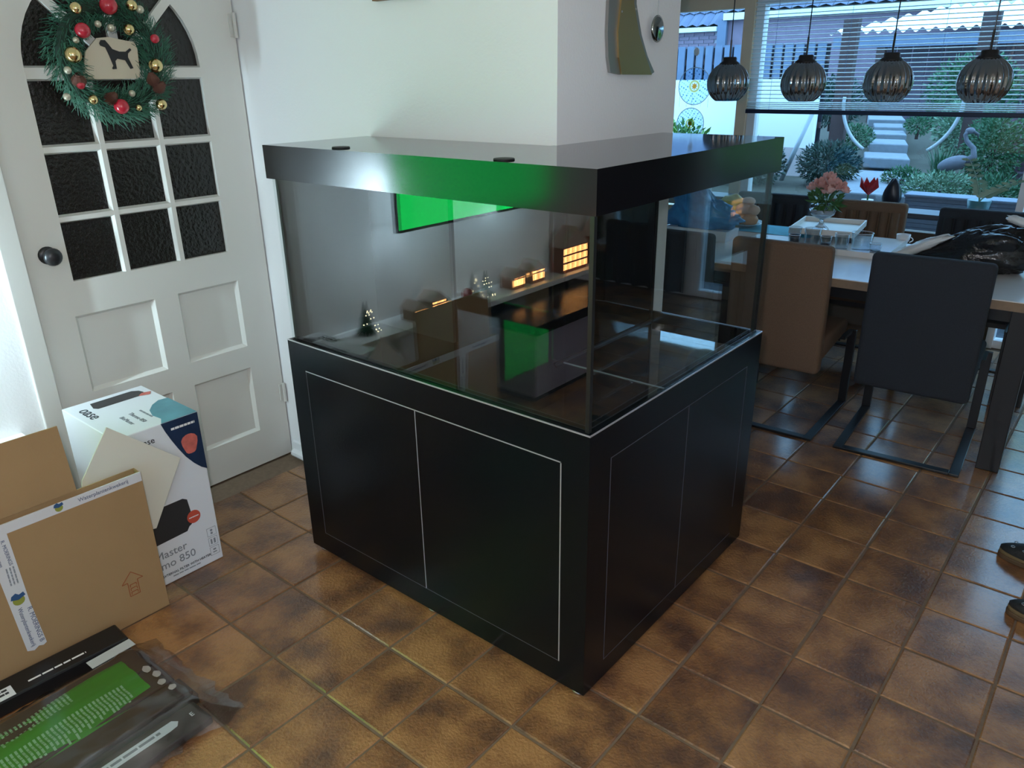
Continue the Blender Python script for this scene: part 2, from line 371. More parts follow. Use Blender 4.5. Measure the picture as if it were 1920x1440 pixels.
for y, z, r in ((0.05, 1.84, .011), (0.09, 1.83, .012), (-0.03, 1.79, .010), (0.12, 1.625, .011), (-0.095, 1.62, .012), (0.20, 1.89, .013), (-0.075, 1.70, .012)): bauble('pale_bauble', y, z, r, PEARL)
for y, z in ((-0.045, 1.672), (0.05, 1.612), (0.225, 1.645), (0.205, 1.67)):
    c = MB()
    for k in range(7): c.lathe([(0.020 * sin(pi * (k + 1) / 8) + 0.004, -0.004), (0.012 * sin(pi * (k + 1) / 8) + .004, 0.006)], (0, 0, -0.02 + k * 0.006), 9)
    obj('pine_cone', c, CONE, wr, loc=(0.05, y - wy, z - wz), rot=(random.uniform(-1, 1), random.uniform(0, 1), 0))
sp = [(-0.108, -0.058), (-0.096, -0.066), (0.075, -0.066), (0.085, -0.056), (0.092, 0.03), (0.085, 0.052), (0.045, 0.058), (0.0, 0.066), (-0.04, 0.062), (-0.085, 0.02)]
sg = obj('wooden_sign', MB().prism(sp, lambda a, b, dd: (dd, a, b), 0.0, 0.008), mat('beige_sign_wood', (0.62, 0.55, 0.42), 0.7), wr)
dogz = [(668, 300), (680, 280), (705, 280), (722, 305), (740, 335), (780, 350), (820, 350), (850, 328), (858, 338), (832, 362), (828, 385), (850, 455), (832, 460), (808, 405), (760, 395), (745, 410), (745, 460), (722, 462), (718, 455), (728, 440), (715, 380), (700, 325), (672, 315)]
dog = [((u - 740) * 0.00055, -(v - 380) * 0.00050) for u, v in dogz]
mb = MB(); mb.prism(dog, lambda a, b, dd: (dd, a + 0.004, b + 0.006), 0.0082, 0.0112)
obj('dog_silhouette', mb, mat('dog_black', (0.012, 0.012, 0.016), 0.5), sg)

# ================================================================== aquarium
AX0, AX1, AY0, AY1 = -0.888, 0.355, 0.194, 1.238
HR, HB, HT = 0.84, 1.374, 1.475
NX, NY = -0.086, 0.615                   # the notch that wraps the wall corner
def Lpoly(i=0.0, nx=NX, ny=NY, back=0.0):
    return [(AX0 + i, AY0 + i), (AX1 - i, AY0 + i), (AX1 - i, AY1 - i - back), (nx + i, AY1 - i - back), (nx + i, ny - i), (AX0 + i, ny - i)]
zp = lambda a, b, z: (a, b, z)
aq = thing('aquarium', 'large empty black cornered aquarium on cabinet wrapped around the white wall corner', 'aquarium', (0, 0, 0))
BZ = 0.022
cab = MB(); cab.prism(Lpoly(0.006), zp, BZ, 0.794)
carc = obj('cabinet', cab, BLACK, aq)
def rim(z0, z1, t=0.012):
    m2 = MB(); o = Lpoly(0.0); i = Lpoly(t); n = 6
    vs = [(a, b, z) for z in (z0, z1) for a, b in o] + [(a, b, z) for z in (z0, z1) for a, b in i]
    fs = []
    for k in range(n):
        q = (k + 1) % n
        fs += [(k, q, n + q, n + k), (2 * n + q, 2 * n + k, 3 * n + k, 3 * n + q), (n + k, n + q, 3 * n + q, 3 * n + k), (q, k, 2 * n + k, 2 * n + q)]
    return m2.add(vs, fs)
sur = MB()
sur.v = []; 
obj('top_rail', rim(0.745, HR), BLACK, aq)
# front frames around the doors
fl_ = MB().box((AX0, AY0, BZ), (AX1, AY0 + 0.006, 0.10)).box((AX0, AY0, 0.10), (-0.802, AY0 + 0.006, 0.745)).box((0.268, AY0, 0.10), (AX1, AY0 + 0.006, 0.745)).box((-0.802, AY0, 0.742), (0.268, AY0 + 0.006, 0.745))
obj('front_frame', fl_, BLACK, aq)
fr_ = MB().box((AX1 - 0.006, AY0 + 0.006, BZ), (AX1, AY1, 0.085)).box((AX1 - 0.006, AY0 + 0.006, 0.085), (AX1, 0.294, 0.745)).box((AX1 - 0.006, 1.136, 0.085), (AX1, AY1, 0.745)).box((AX1 - 0.006, 0.294, 0.742), (AX1, 1.136, 0.745))
obj('side_frame', fr_, BLACK, aq)
def cdoor(axis, a0, a1, z0, z1, bright):
    if axis == 'x': o = bx('cabinet_door', (a0 + .002, AY0 - 0.0005, z0 + .002), (a1 - .002, AY0 + 0.0055, z1 - .002), BLACK, aq)
    else: o = bx('cabinet_door', (AX1 - 0.0055, a0 + .002, z0 + .002), (AX1 + 0.0005, a1 - .002, z1 - .002), BLACK, aq)
    return o
for a0, a1 in ((-0.802, -0.272), (-0.272, 0.268)): cdoor('x', a0, a1, 0.10, 0.742, 1)
for a0, a1 in ((0.294, 0.722), (0.722, 1.136)): cdoor('y', a0, a1, 0.085, 0.742, 0)
def strip_x(x0, z0, x1, z1, w, mt):
    nm = 'edge_strip'
    return bx(nm, (min(x0, x1) - w / 2, AY0 - 0.0012, min(z0, z1) - w / 2), (max(x0, x1) + w / 2, AY0 + 0.003, max(z0, z1) + w / 2), mt, aq)
def strip_y(y0, z0, y1, z1, w, mt):
    return bx('edge_strip', (AX1 - 0.003, min(y0, y1) - w / 2, min(z0, z1) - w / 2), (AX1 + 0.0012, max(y0, y1) + w / 2, max(z0, z1) + w / 2), mt, aq)
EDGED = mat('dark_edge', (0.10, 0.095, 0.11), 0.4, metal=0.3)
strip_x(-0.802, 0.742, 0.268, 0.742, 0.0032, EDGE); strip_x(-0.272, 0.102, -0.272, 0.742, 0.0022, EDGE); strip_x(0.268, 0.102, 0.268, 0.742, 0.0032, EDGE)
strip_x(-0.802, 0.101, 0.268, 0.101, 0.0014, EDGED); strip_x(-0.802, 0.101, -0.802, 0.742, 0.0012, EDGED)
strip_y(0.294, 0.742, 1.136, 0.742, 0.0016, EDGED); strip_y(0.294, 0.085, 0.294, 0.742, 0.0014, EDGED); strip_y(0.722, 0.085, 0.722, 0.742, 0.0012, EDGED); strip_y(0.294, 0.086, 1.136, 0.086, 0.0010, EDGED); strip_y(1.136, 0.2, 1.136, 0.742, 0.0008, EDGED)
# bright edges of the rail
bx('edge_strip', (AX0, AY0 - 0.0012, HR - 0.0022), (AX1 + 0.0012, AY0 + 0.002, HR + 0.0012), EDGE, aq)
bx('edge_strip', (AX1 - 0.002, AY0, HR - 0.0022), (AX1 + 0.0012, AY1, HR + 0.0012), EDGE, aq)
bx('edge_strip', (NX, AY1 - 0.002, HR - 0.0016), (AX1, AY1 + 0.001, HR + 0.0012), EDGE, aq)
for x, y in ((AX1 - 0.035, AY0 + 0.035), (AX0 + 0.04, AY0 + 0.035), (AX1 - 0.035, AY1 - 0.04), (AX0 + 0.04, NY - 0.05), (NX + 0.05, AY1 - 0.04), (-0.27, AY0 + 0.035)):
    obj('foot', MB().lathe([(0.0, 0), (0.024, 0), (0.025, 0.004), (0.025, 0.008), (0.009, 0.012), (0.009, BZ + 0.004)], (x, y, 0), 16), STEEL, aq, smooth=True)
# floor of the tank (black glass) and panes
GZ = 0.806
obj('tank_floor', MB().prism(Lpoly(0.014), zp, 0.795, GZ), BGLASS, aq)
t = 0.010; gi = 0.0125
bx('glass_pane', (AX0 + gi, AY0 + gi, GZ), (AX1 - gi, AY0 + gi + t, HB + 0.045), TANKG, aq)['label'] = 'front glass pane'
bx('glass_pane', (AX1 - gi - t, AY0 + gi + t, GZ), (AX1 - gi, AY1 - gi, HB + 0.045), TANKG, aq)['label'] = 'side glass pane'
bx('glass_pane', (NX + gi, AY1 - gi - t, GZ), (AX1 - gi - t, AY1 - gi, HB + 0.045), ENDG, aq)['label'] = 'end glass pane facing the dining table'
bx('glass_pane', (AX0 + gi, AY0 + gi + t, GZ), (AX0 + gi + t, NY - gi, HB + 0.045), BMATTE, aq)['label'] = 'black left end pane'
bx('back_panel', (-0.475, NY - gi - t, GZ), (NX + gi, NY - gi, HB + 0.045), BGLASS, aq)
bx('weir_panel', (AX0 + gi + t, NY - gi - t - 0.012, GZ), (-0.475, NY - gi, HB + 0.03), BMATTE, aq)
bx('back_panel', (NX + gi, NY - gi, GZ), (NX + gi + t, AY1 - gi - t, HB + 0.045), BGLASS, aq)
# silicone seams
bx('silicone_seam', (AX1 - gi - t - .001, AY0 + gi - .0006, GZ), (AX1 - gi + .0006, AY0 + gi + t + .001, HB), SIL, aq)
for nm, lo, hi in (('silicone_seam', (AX1 - gi - t - .006, AY0 + gi + t, GZ), (AX1 - gi - t, AY0 + gi + t + .006, HB)),
                   ('silicone_seam', (AX1 - gi - t - .008, AY1 - gi - t - .008, GZ), (AX1 - gi - t + .004, AY1 - gi + .001, HB)),
                   ('silicone_seam', (NX + gi + t, AY1 - gi - t - .006, GZ), (NX + gi + t + .006, AY1 - gi - t, HB)),
                   ('silicone_seam', (NX + gi + t, NY, GZ), (NX + gi + t + .007, AY1 - gi - t, GZ + .007))):
    bx(nm, lo, hi, SIL, aq)
bx('floor_seam', (NX + gi + t, 0.650, GZ), (AX1 - gi - t, 0.655, GZ + 0.0025), mat('clear_seam', (0.20, 0.22, 0.25), 0.25), aq)
# hood
hd = thing('aquarium_hood', 'flat black gloss hood lying on top of the aquarium glass', 'hood', (0, 0, 0))
hb = MB(); HP = Lpoly(0.0); HI = Lpoly(0.010); n = 6
vs = [(a, b, z) for z in (HB, HT - 0.0006) for a, b in HP] + [(a, b, HB) for a, b in HI] + [(a, b, HT - 0.014) for a, b in HI]
fs = []
for k in range(n):
    q = (k + 1) % n
    fs += [(k, q, n + q, n + k), (3 * n + q, 3 * n + k, 2 * n + k, 2 * n + q), (q, k, 2 * n + k, 2 * n + q)]
hb.add(vs, fs)
obj('hood_rim', hb, HOODM, hd)
obj('hood_lid', MB().prism(Lpoly(0.0006), zp, HT - 0.014, HT), HOODTOP, hd)
for x, y in ((-0.568, 0.245), (0.057, 0.238)):
    obj('finger_disc', MB().lathe([(0, 0.0), (0.0255, 0.0), (0.0265, 0.0015), (0.025, 0.004), (0.018, 0.0045), (0.0, 0.003)], (x, y, HT), 20), BMATTE, hd, smooth=True)

# ================================================================== living-room side seen mirrored in the glass
sh = thing('display_shelf', 'slim white display shelf on the left wall under the screen', 'shelf', (XD, -1.85, 0))
bx('shelf_board', (0.0, -1.4, 0.485), (0.22, 1.40, 0.515), WHITEP, sh, bevel=0.002)
for y in (-1.3, 0, 1.3): bx('bracket', (0.0, y - .012, 0.36), (0.02, y + .012, 0.485), WHITEP, sh); 
tvo = thing('television', 'flat wall television showing a plain green picture', 'television', (XD, -1.475, 1.31))
bx('tv_body', (0.085, -0.615, -0.35), (0.12, 0.615, 0.36), BMETAL, tvo, bevel=0.004)
GREEN = emitter('tv_green', (0.0, 0.92, 0.14), 4.5)
bx('screen', (0.1195, -0.605, -0.335), (0.1215, 0.605, 0.35), GREEN, tvo)
bx('wall_mount', (0.0, -0.2, -0.15), (0.085, 0.2, 0.15), BMETAL, tvo)
LEDW = emitter('led_white', (0.64, 0.88, 1.0), 1700.0)
bx('led_strip', (0.079, 0.575, -0.32), (0.0845, 0.605, -0.06), LEDW, tvo)
mc = thing('media_cabinet', 'low pale cabinet with a thick black top under the television', 'cabinet', (-1.31, -1.83, 0))
bx('cabinet_body', (-0.27, -0.46, 0.04), (0.25, 0.46, 0.40), mat('pale_grey_lacquer', (0.30, 0.27, 0.34), 0.4), mc, bevel=0.003)
bx('cabinet_top', (-0.285, -0.48, 0.40), (0.275, 0.48, 0.455), BLACK, mc, bevel=0.002)
bx('plinth', (-0.25, -0.43, 0.0), (0.22, 0.43, 0.04), BLACK, mc)
WARM = emitter('warm_window_light', (1.0, 0.45, 0.14), 26.0)
def house(x, y, w, h, label, body=(0.30, 0.16, 0.10), lit=1.0):
    o = thing('village_house', label, 'ornament', (x, y, 0.515), 0.0, 'lit village houses on the wall shelf')
    bm_ = mat('house_plaster_%.2f' % body[0], body, 0.8)
    bx('house_wall', (-0.05, -w / 2, 0), (0.05, w / 2, h), bm_, o)
    rf = MB().prism([(-w / 2 - .008, h), (w / 2 + .008, h), (0, h + w * 0.45)], lambda a, b, dd: (dd, a, b), -0.056, 0.056)
    obj('roof', rf, mat('snow_roof', (0.55, 0.42, 0.36), 0.7), o)
    nw = max(2, int(w / 0.045))
    for k in range(nw):
        for z in ([0.02] if h < .07 else [0.02, 0.065] if h < .15 else [0.02, 0.068, .116]):
            y0 = -w / 2 + w * (k + 0.22) / nw
            bx('window', (0.0495, y0, z), (0.0515, y0 + w * .56 / nw, min(z + 0.036, h - .006)), WARM, o)
    return o
for i, (y, w, h, lb) in enumerate(((-0.93, .09, .06, 'tiny lit house nearest the fir tree end of shelf'), (-1.06, .10, .08, 'small lit house with snow roof beside the candle lantern'),
    (-1.72, .10, .07, 'small dim house right of the middle fir tree'), (-1.90, .12, .08, 'dim house beside the two large lit houses'),
    (-2.28, .26, .16, 'large brightly lit house on the shelf'), (-2.62, .28, .18, 'largest brightly lit house near the far shelf end'))):
    house(XD + 0.12, y, w, h, lb, (0.30 + 0.02 * i, 0.17, 0.11))
def fir(x, y, h, label):
    o = thing('mini_fir_tree', label, 'ornament', (x, y, 0.515), 0, 'little fir trees on the wall shelf')
    bx('trunk', (-.006, -.006, 0), (.006, .006, h * .3), CONE, o)
    f = MB()
    for k in range(420):
        z = h * (0.12 + 0.86 * random.random() ** 1.3); r = (h - z) * 0.45; a = random.uniform(0, 2 * pi)
        p = Vector((r * .25 * cos(a), r * .25 * sin(a), z)); e = Vector((r * cos(a), r * sin(a), z - r * .35 + random.uniform(-.01, .01))); w = Vector((-sin(a), cos(a), 0)) * .005
        f.add([p - w, p + w, e], [(0, 1, 2)])
    tag(obj('fir_branches', f, NEED, o), kind='stuff')
    for k in range(9):
        z = h * random.uniform(.15, .9); r = (h - z) * .45; a = random.uniform(-1.3, 1.3)
        obj('fairy_light', MB().ball((r * cos(a), r * sin(a), z - r * .3), 0.0035, 6, 4), emitter('fairy_glow', (1, .82, .5), 22), o)
fir(XD + .11, -0.62, .16, 'fir tree with fairy lights at the near end of shelf')
fir(XD + .11, -1.49, .14, 'little dark fir tree at the middle of the shelf')
fir(XD + .04, -2.445, .085, 'fir tree standing between the two large lit houses')
ln = thing('candle_lantern', 'small glowing amber candle lantern on the wall shelf', 'lantern', (XD + .17, -1.12, .515))
obj('amber_glass', MB().lathe([(0.012, 0.006), (0.02, 0.015), (0.018, 0.05), (0.01, 0.062)], seg=12), emitter('amber_glow', (1.0, .5, .14), 7), ln, smooth=True)
bx('lantern_base', (-.018, -.018, 0), (.018, .018, .008), BMETAL, ln); obj('lantern_cap', MB().lathe([(0.014, .062), (0.003, .078)], seg=10, cap0=True, cap1=True), BMETAL, ln)
pb = thing('red_post_box', 'small red toy post box on the wall shelf', 'ornament', (XD + .15, -1.30, .515))
bx('box_body', (-.022, -.025, 0), (.022, .025, .075), mat('toy_red', (.35, .03, .03), .5), pb, bevel=.004); obj('box_cap', MB().ball((0, 0, .075), .027, 10, 6, (1, 1, .5)), mat('toy_red', (0, 0, 0)), pb)

def bars(name, n, fn, L, gap, h, mt, parent, jit=.25):
    m2 = MB()
    for k in range(n):
        x = -L / 2
        xe = L / 2 - random.uniform(0, jit) * L
        while x < xe:
            w = random.uniform(.10, .22) * L; w = min(w, xe - x)
            m2.prism([(x, -k * gap), (x + w, -k * gap), (x + w, h - k * gap), (x, h - k * gap)], fn, 0.0, 0.0004); x += w + .025 * L
    return obj(name, m2, mt, parent)
# ================================================================== boxes and bag by the door
CARD = mat('brown_cardboard', (0.36, 0.225, 0.105), 0.85, vary=0.07, scale=9, bump=0.05, bscale=90)
CARDI = mat('brown_cardboard_inner', (0.30, 0.19, 0.09), 0.9)
PRINT = mat('dark_print', (0.03, 0.035, 0.045), 0.7); GREYP = mat('grey_print', (0.25, 0.27, 0.30), 0.7)
WCARD = mat('white_coated_card', (0.78, 0.81, 0.85), 0.35)
fb = thing('filter_box', 'tall white product box with navy corner and coral fish by the door', 'box', (-1.31, -0.200, 0))
bx('carton', (-0.20, -0.143, 0), (0.20, 0.143, 0.597), WCARD, fb, bevel=0.003)
FX = 0.2006; FT = 0.5976
fxm = lambda a, b, dd: (FX + dd, a, b)
ftm = lambda a, b, dd: (a, b, FT + dd)
NAVY = mat('printed_navy', (0.012, 0.03, 0.075), 0.4, vary=0.5, scale=25); TEAL = mat('printed_teal', (0.09, 0.27, 0.33), 0.4, vary=0.45, scale=14); CORAL = mat('printed_coral', (0.62, 0.15, 0.12), 0.4, vary=0.5, scale=40)
PBLK = mat('printed_black', (0.03, 0.032, 0.036), 0.35)
# front: navy picture with curved edge, fish, filter, red badge, lettering, icons
pc = [(0.143, 0.5965), (0.012, 0.5965), (0.022, 0.565), (0.036, 0.53), (0.054, 0.49), (0.075, 0.45), (0.10, 0.415), (0.123, 0.39), (0.143, 0.376)]
pn = obj('printed_picture', MB().prism(pc, fxm, 0, 0.0006), NAVY, fb)
fish = [(0.098 + 0.028 * cos(t_) * (1 + .15 * sin(3 * t_)), 0.492 + 0.042 * sin(t_) * (1 + .12 * cos(2 * t_))) for t_ in [2 * pi * k / 16 for k in range(16)]]
obj('printed_fish', MB().prism(fish, fxm, 0.0006, 0.001), CORAL, fb)
fil = [(-0.09, 0.30), (0.035, 0.30), (0.05, 0.29), (0.058, 0.21), (0.05, 0.19), (0.04, 0.185), (0.03, 0.17), (-0.09, 0.165)]
obj('printed_filter', MB().prism(fil, fxm, 0, 0.0006), PBLK, fb)
bd = [(0.062 + 0.025 * cos(2 * pi * k / 20), 0.215 + 0.025 * sin(2 * pi * k / 20)) for k in range(20)]
obj('printed_badge', MB().prism(bd, fxm, 0.0006, 0.0011), mat('badge_red', (0.60, 0.09, 0.055), 0.4), fb)
Yv = (0, 1, 0); Zv = (0, 0, 1); Xv = (1, 0, 0)
text('printed_text', 'BioMaster', 0.042, GREYP, fb, frame_m((FX + .0004, 0.018, 0.118), Yv, Zv, Xv), align='RIGHT')
text('printed_text', 'Thermo 850', 0.042, GREYP, fb, frame_m((FX + .0004, 0.045, 0.076), Yv, Zv, Xv), align='RIGHT')
text('printed_text', 'EXTERNAL FILTER WITH HEATER', 0.0125, PRINT, fb, frame_m((FX + .0004, 0.098, 0.036), Yv, Zv, Xv), align='RIGHT')
bars('printed_line', 1, lambda a, b, dd: (FX + dd, 0.01 + a, 0.020 + b), 0.12, .008, .004, GREYP, fb)
WPR = mat('white_print', (.85, .85, .85), .6); bars('printed_line', 1, lambda a, b, dd: (FX + .0012 + dd, 0.062 + a, 0.213 + b), 0.036, .008, .004, WPR, fb, 0)
bars('printed_line', 1, lambda a, b, dd: (FX + .0008 + dd, 0.085 + a, 0.562 + b), 0.085, .008, .008, WPR, fb, 0)
for k in range(3):
    zc = 0.125 - k * 0.040
    q = MB()
    for lo, hi in (((.098, zc - .017), (.099, zc + .017)), ((.132, zc - .017), (.133, zc + .017)), ((.098, zc - .017), (.133, zc - .016)), ((.098, zc + .016), (.133, zc + .017))): q.box((FX, lo[0], lo[1]), (FX + .0006, hi[0], hi[1]))
    if k == 0: q.prism([(.115 + .005 * cos(2 * pi * i / 8), zc + .006 + .005 * sin(2 * pi * i / 8)) for i in range(8)], fxm, 0, .0006).box((FX, .111, zc - .01), (FX + .0006, .119, zc - .002))
    if k == 1: q.box((FX, .106, zc - .01), (FX + .0006, .112, zc + .01)).box((FX, .118, zc - .01), (FX + .0006, .125, zc + .01))
    if k == 2: q.box((FX, .108, zc - .008), (FX + .0006, .123, zc - .004)).box((FX, .110, zc + .002), (FX + .0006, .121, zc + .008))
    obj('printed_icon', q, GREYP, fb)
# lid: logo, filter picture, teal corner, lines of print
lt = [(0.20, 0.143), (0.20, 0.012)] + [(0.19 - 0.03 * k, 0.018 + 0.02 * sin(k * 1.1)) for k in range(1, 5)] + [(0.03, 0.08), (0.0, 0.11), (-0.02, 0.143)]
lt = [(0.20, 0.143), (0.20, 0.015), (0.16, 0.035), (0.11, 0.03), (0.06, 0.045), (0.02, 0.075), (-0.005, 0.11), (0.0, 0.143)]
obj('printed_picture', MB().prism(lt, ftm, 0, 0.0006), TEAL, fb)
lf = [(-0.165, -0.06), (-0.115, -0.07), (-0.098, -0.06), (-0.10, 0.09), (-0.125, 0.115), (-0.15, 0.11), (-0.168, 0.09)]
obj('printed_filter', MB().prism(lf, ftm, 0, 0.0006), PBLK, fb)
obj('printed_badge', MB().prism([(-0.10, 0.085), (-0.085, 0.12), (-0.11, 0.135), (-0.12, 0.105)], ftm, 0.0006, 0.001), CORAL, fb)
text('printed_text', 'oase', 0.062, PRINT, fb, frame_m((-0.075, -0.098, FT + .0004), (1, 0, 0), (0, 1, 0), (0, 0, 1)))
for k, s in enumerate(('BioMaster', 'Thermo 850')): text('printed_text', s, 0.022, GREYP, fb, frame_m((0.085, -0.045 + k * 0.035, FT + .0004), (1, 0, 0), (0, 1, 0), (0, 0, 1)))
bars('printed_line', 1, lambda a, b, dd: (0.085 + a, 0.022 + b, FT + dd), 0.11, .01, .007, GREYP, fb)
text('printed_text', 'oase', 0.05, PRINT, fb, frame_m((0.10, -0.1436, 0.50), (1, 0, 0), (0, 0, 1), (0, -1, 0)))
text('printed_text', 'oase', 0.03, PRINT, fb, frame_m((FX + .0004, -0.045, 0.55), (0, 1, 0), (0, 0, 1), (1, 0, 0)))

# cream sheet leaning on the white box
cs = MB(); cp = [(-0.362, 0.655), (-0.158, 0.468), (-0.29, 0.26), (-0.53, 0.30), (-0.470, 0.515)]
cs.prism(cp, lambda a, b, dd: (-1.096 + (0.66 - b) * 0.07 + dd, a, b), 0, 0.004)
tag(obj('foam_sheet', cs, mat('cream_foam', (0.70, 0.68, 0.58), 0.8)), 'cream coloured sheet leaning between the carton and the white box', 'sheet')

# open brown carton
ct = thing('shipping_carton', 'flattened brown cardboard carton with printed tape and raised flap', 'carton', (-1.0, -0.66, 0))
H = 0.512; D = 0.045; HW = 0.333
bx('front_panel', (-0.004, -HW, 0.0), (0.0, HW, H), CARD, ct)
bx('rear_panel', (-D, -HW, 0.0), (-D + .004, HW, H), CARD, ct)
bx('side_panel', (-D + .004, HW - .004, 0.0), (-0.004, HW, H), CARD, ct); bx('side_panel', (-D + .004, -HW, 0.0), (-0.004, -HW + .004, H), CARD, ct)
bx('bottom_panel', (-D + .004, -HW + .004, 0.002), (-0.004, HW - .004, 0.006), CARDI, ct)
obj('flap', MB().prism([(-HW, 0.0), (0.155, 0.0), (0.150, 0.214), (-HW, 0.216)], lambda a, b, dd: (-D + .002 - b * 0.05 + dd, a, H + b), 0, .004), CARD, ct)
TAPE = mat('white_tape', (0.66, 0.66, 0.68), 0.3)
# tape along the top edge and down the front
tz = 0.0007
bx('tape', (-0.0045, -HW, H - 0.030), (tz, HW - 0.001, H + 0.0008), TAPE, ct)
vt = [(-0.115, H - .028), (-0.060, H - .028), (-0.028, 0.09), (-0.037, 0.085), (-0.082, 0.085)]
vt = [(-0.118, H - .026), (-0.058, H - .026), (-0.052, 0.25), (-0.040, 0.09), (-0.050, 0.085), (-0.062, 0.09), (-0.076, 0.082), (-0.094, 0.09), (-0.108, 0.36)]
obj('tape', MB().prism(vt, lambda a, b, dd: (dd, a, b), 0.0, 0.0009), TAPE, ct)
OLIVE = mat('logo_olive', (0.28, 0.30, 0.05), 0.5); LBLUE = mat('logo_blue', (0.03, 0.09, 0.22), 0.5); TXT = mat('tape_print', (0.14, 0.16, 0.24), 0.6)
def logo(y, z, k=1.0):
    g = MB().prism([(y + .016 * k * cos(2 * pi * i / 16), z + .016 * k * sin(2 * pi * i / 16)) for i in range(16)], lambda a, b, dd: (dd, a, b), .0010, .0014)
    obj('printed_logo', g, OLIVE, ct)
    g = MB().prism([(y + p * k, z + q * k) for p, q in ((-.02, .008), (.0, .002), (.02, .010), (.016, .022), (.004, .018), (-.004, .026), (-.016, .02))], lambda a, b, dd: (dd, a, b), .0014, .0018)
    obj('printed_logo', g, LBLUE, ct)
logo(-0.077, 0.265); logo(0.085, H - .014, 0.7)
vm = lambda y, z: frame_m((0.0012, y, z), (0, 0.05, -0.9987), (0, 0.9987, 0.05), (1, 0, 0))
text('printed_text', 'R. MOERINGS B', 0.019, TXT, ct, vm(-0.054, 0.165)); text('printed_text', 'Waterplantenkwekerij', 0.0165, TXT, ct, vm(-0.078, 0.168), sx=.95)
text('printed_text', 'R. MOERINGS', 0.014, TXT, ct, vm(-0.072, 0.425)); text('printed_text', 'Waterplanten', 0.013, TXT, ct, vm(-0.095, 0.425))
bars('printed_line', 3, lambda a, b, dd: (.0010 + dd, -0.070 - b * .98 - .012, 0.34 - a), .075, .009, .004, GREYP, ct)
text('printed_text', 'Waterplantenkwekerij', 0.0175, TXT, ct, frame_m((0.0010, 0.215, H - .014), Yv, Zv, Xv), sx=.95)
text('printed_text', 'Waterplantenkwek', 0.0165, TXT, ct, frame_m((0.0010, -0.215, H - .014), Yv, Zv, Xv), sx=.8)
ARW = mat('stamp_orange', (0.30, 0.075, 0.02), 0.7)
def line(mb, p, q, w=0.0022):
    dx, dy = q[0] - p[0], q[1] - p[1]; L = math.hypot(dx, dy); nx, ny = -dy / L * w / 2, dx / L * w / 2
    mb.prism([(p[0] - nx, p[1] - ny), (q[0] - nx, q[1] - ny), (q[0] + nx, q[1] + ny), (p[0] + nx, p[1] + ny)], lambda a, b, dd: (dd, a, b), 0.0002, 0.0009)
ar = MB(); ay, azz = 0.235, 0.10
P_ = [(-.016, 0), (.016, 0), (.016, .052), (.034, .052), (0, .088), (-.034, .052), (-.016, .052)]
for k in range(7): line(ar, (ay + P_[k][0], azz + P_[k][1]), (ay + P_[(k + 1) % 7][0], azz + P_[(k + 1) % 7][1]))
for z in (.014, .028, .042): line(ar, (ay - .010, azz + z), (ay + .010, azz + z)); line(ar, (ay - .010, azz + z - .009), (ay - .010, azz + z)); line(ar, (ay + .010, azz + z - .009), (ay + .010, azz + z))
obj('arrow_mark', ar, ARW, ct)

# black flat package under the bag
bp = thing('black_package', 'flat black printed package lying on floor along the carton', 'package', (-0.935, -0.80, 0), rad(-2))
bx('package_body', (-0.052, -0.36, 0.0), (0.048, 0.285, 0.05), mat('black_package_card', (0.010, 0.011, 0.013), 0.35), bp, bevel=0.006)
bx('white_label', (-0.005, -0.13, 0.0498), (0.045, -0.03, 0.0508), WCARD, bp)
bars('printed_line', 2, lambda a, b, dd: (0.012 - b, -.08 + a, .0509 + dd), .075, .016, .009, PRINT, bp, 0)
bars('printed_line', 1, lambda a, b, dd: (0.02 - b, .09 + a, .0503 + dd), .16, .016, .007, WPR, bp, 0)

# clear bag of dark planks with a green label
gb = thing('soil_bag', 'clear plastic bag of dark brown boards with green printed label', 'bag', (-0.60, -0.72, 0), rad(2))
DWD = mat('dark_wet_wood', (0.055, 0.036, 0.027), 0.5, vary=0.5, scale=18)
for k, (x0, x1, z0, z1, y0, y1) in enumerate(((-0.21, -0.10, 0.002, 0.038, -.40, .21), (-0.098, 0.0, 0.002, 0.036, -.42, .20), (0.002, 0.105, 0.002, 0.036, -.40, .22), (0.107, 0.205, 0.002, 0.026, -.42, .20), (-0.20, -0.085, 0.038, 0.060, -.42, .19), (-0.083, 0.02, 0.036, 0.058, -.40, .20), (0.022, 0.10, 0.036, 0.054, -.40, .21))):
    bx('board', (x0, y0, z0), (x1, y1, z1), DWD, gb, bevel=0.005)
# label drapes over the boards
NX_, NY_ = 10, 24; mb = MB(); vs = []
for i in range(NX_ + 1):
    for j in range(NY_ + 1):
        u, v = i / NX_, j / NY_
        x = -0.19 + 0.225 * u; y = -0.43 + 0.57 * v
        z = 0.066 + 0.006 * sin(9 * v + 2 * u) * (1 - v * .3) + 0.004 * sin(17 * u) - (0.02 * max(0, u - .75) / .25) - 0.018 * max(0, .2 - u) / .2
        vs.append((x, y, z))
fs = [(i * (NY_ + 1) + j, (i + 1) * (NY_ + 1) + j, (i + 1) * (NY_ + 1) + j + 1, i * (NY_ + 1) + j + 1) for i in range(NX_) for j in range(NY_)]
mb.add(vs, fs); lab = obj('green_label', mb, mat('label_green', (0.04, 0.30, 0.02), 0.35, vary=0.25, scale=6), gb, smooth=True)
LT = mat('label_light_print', (0.30, 0.55, 0.30), 0.5)
mb = MB()
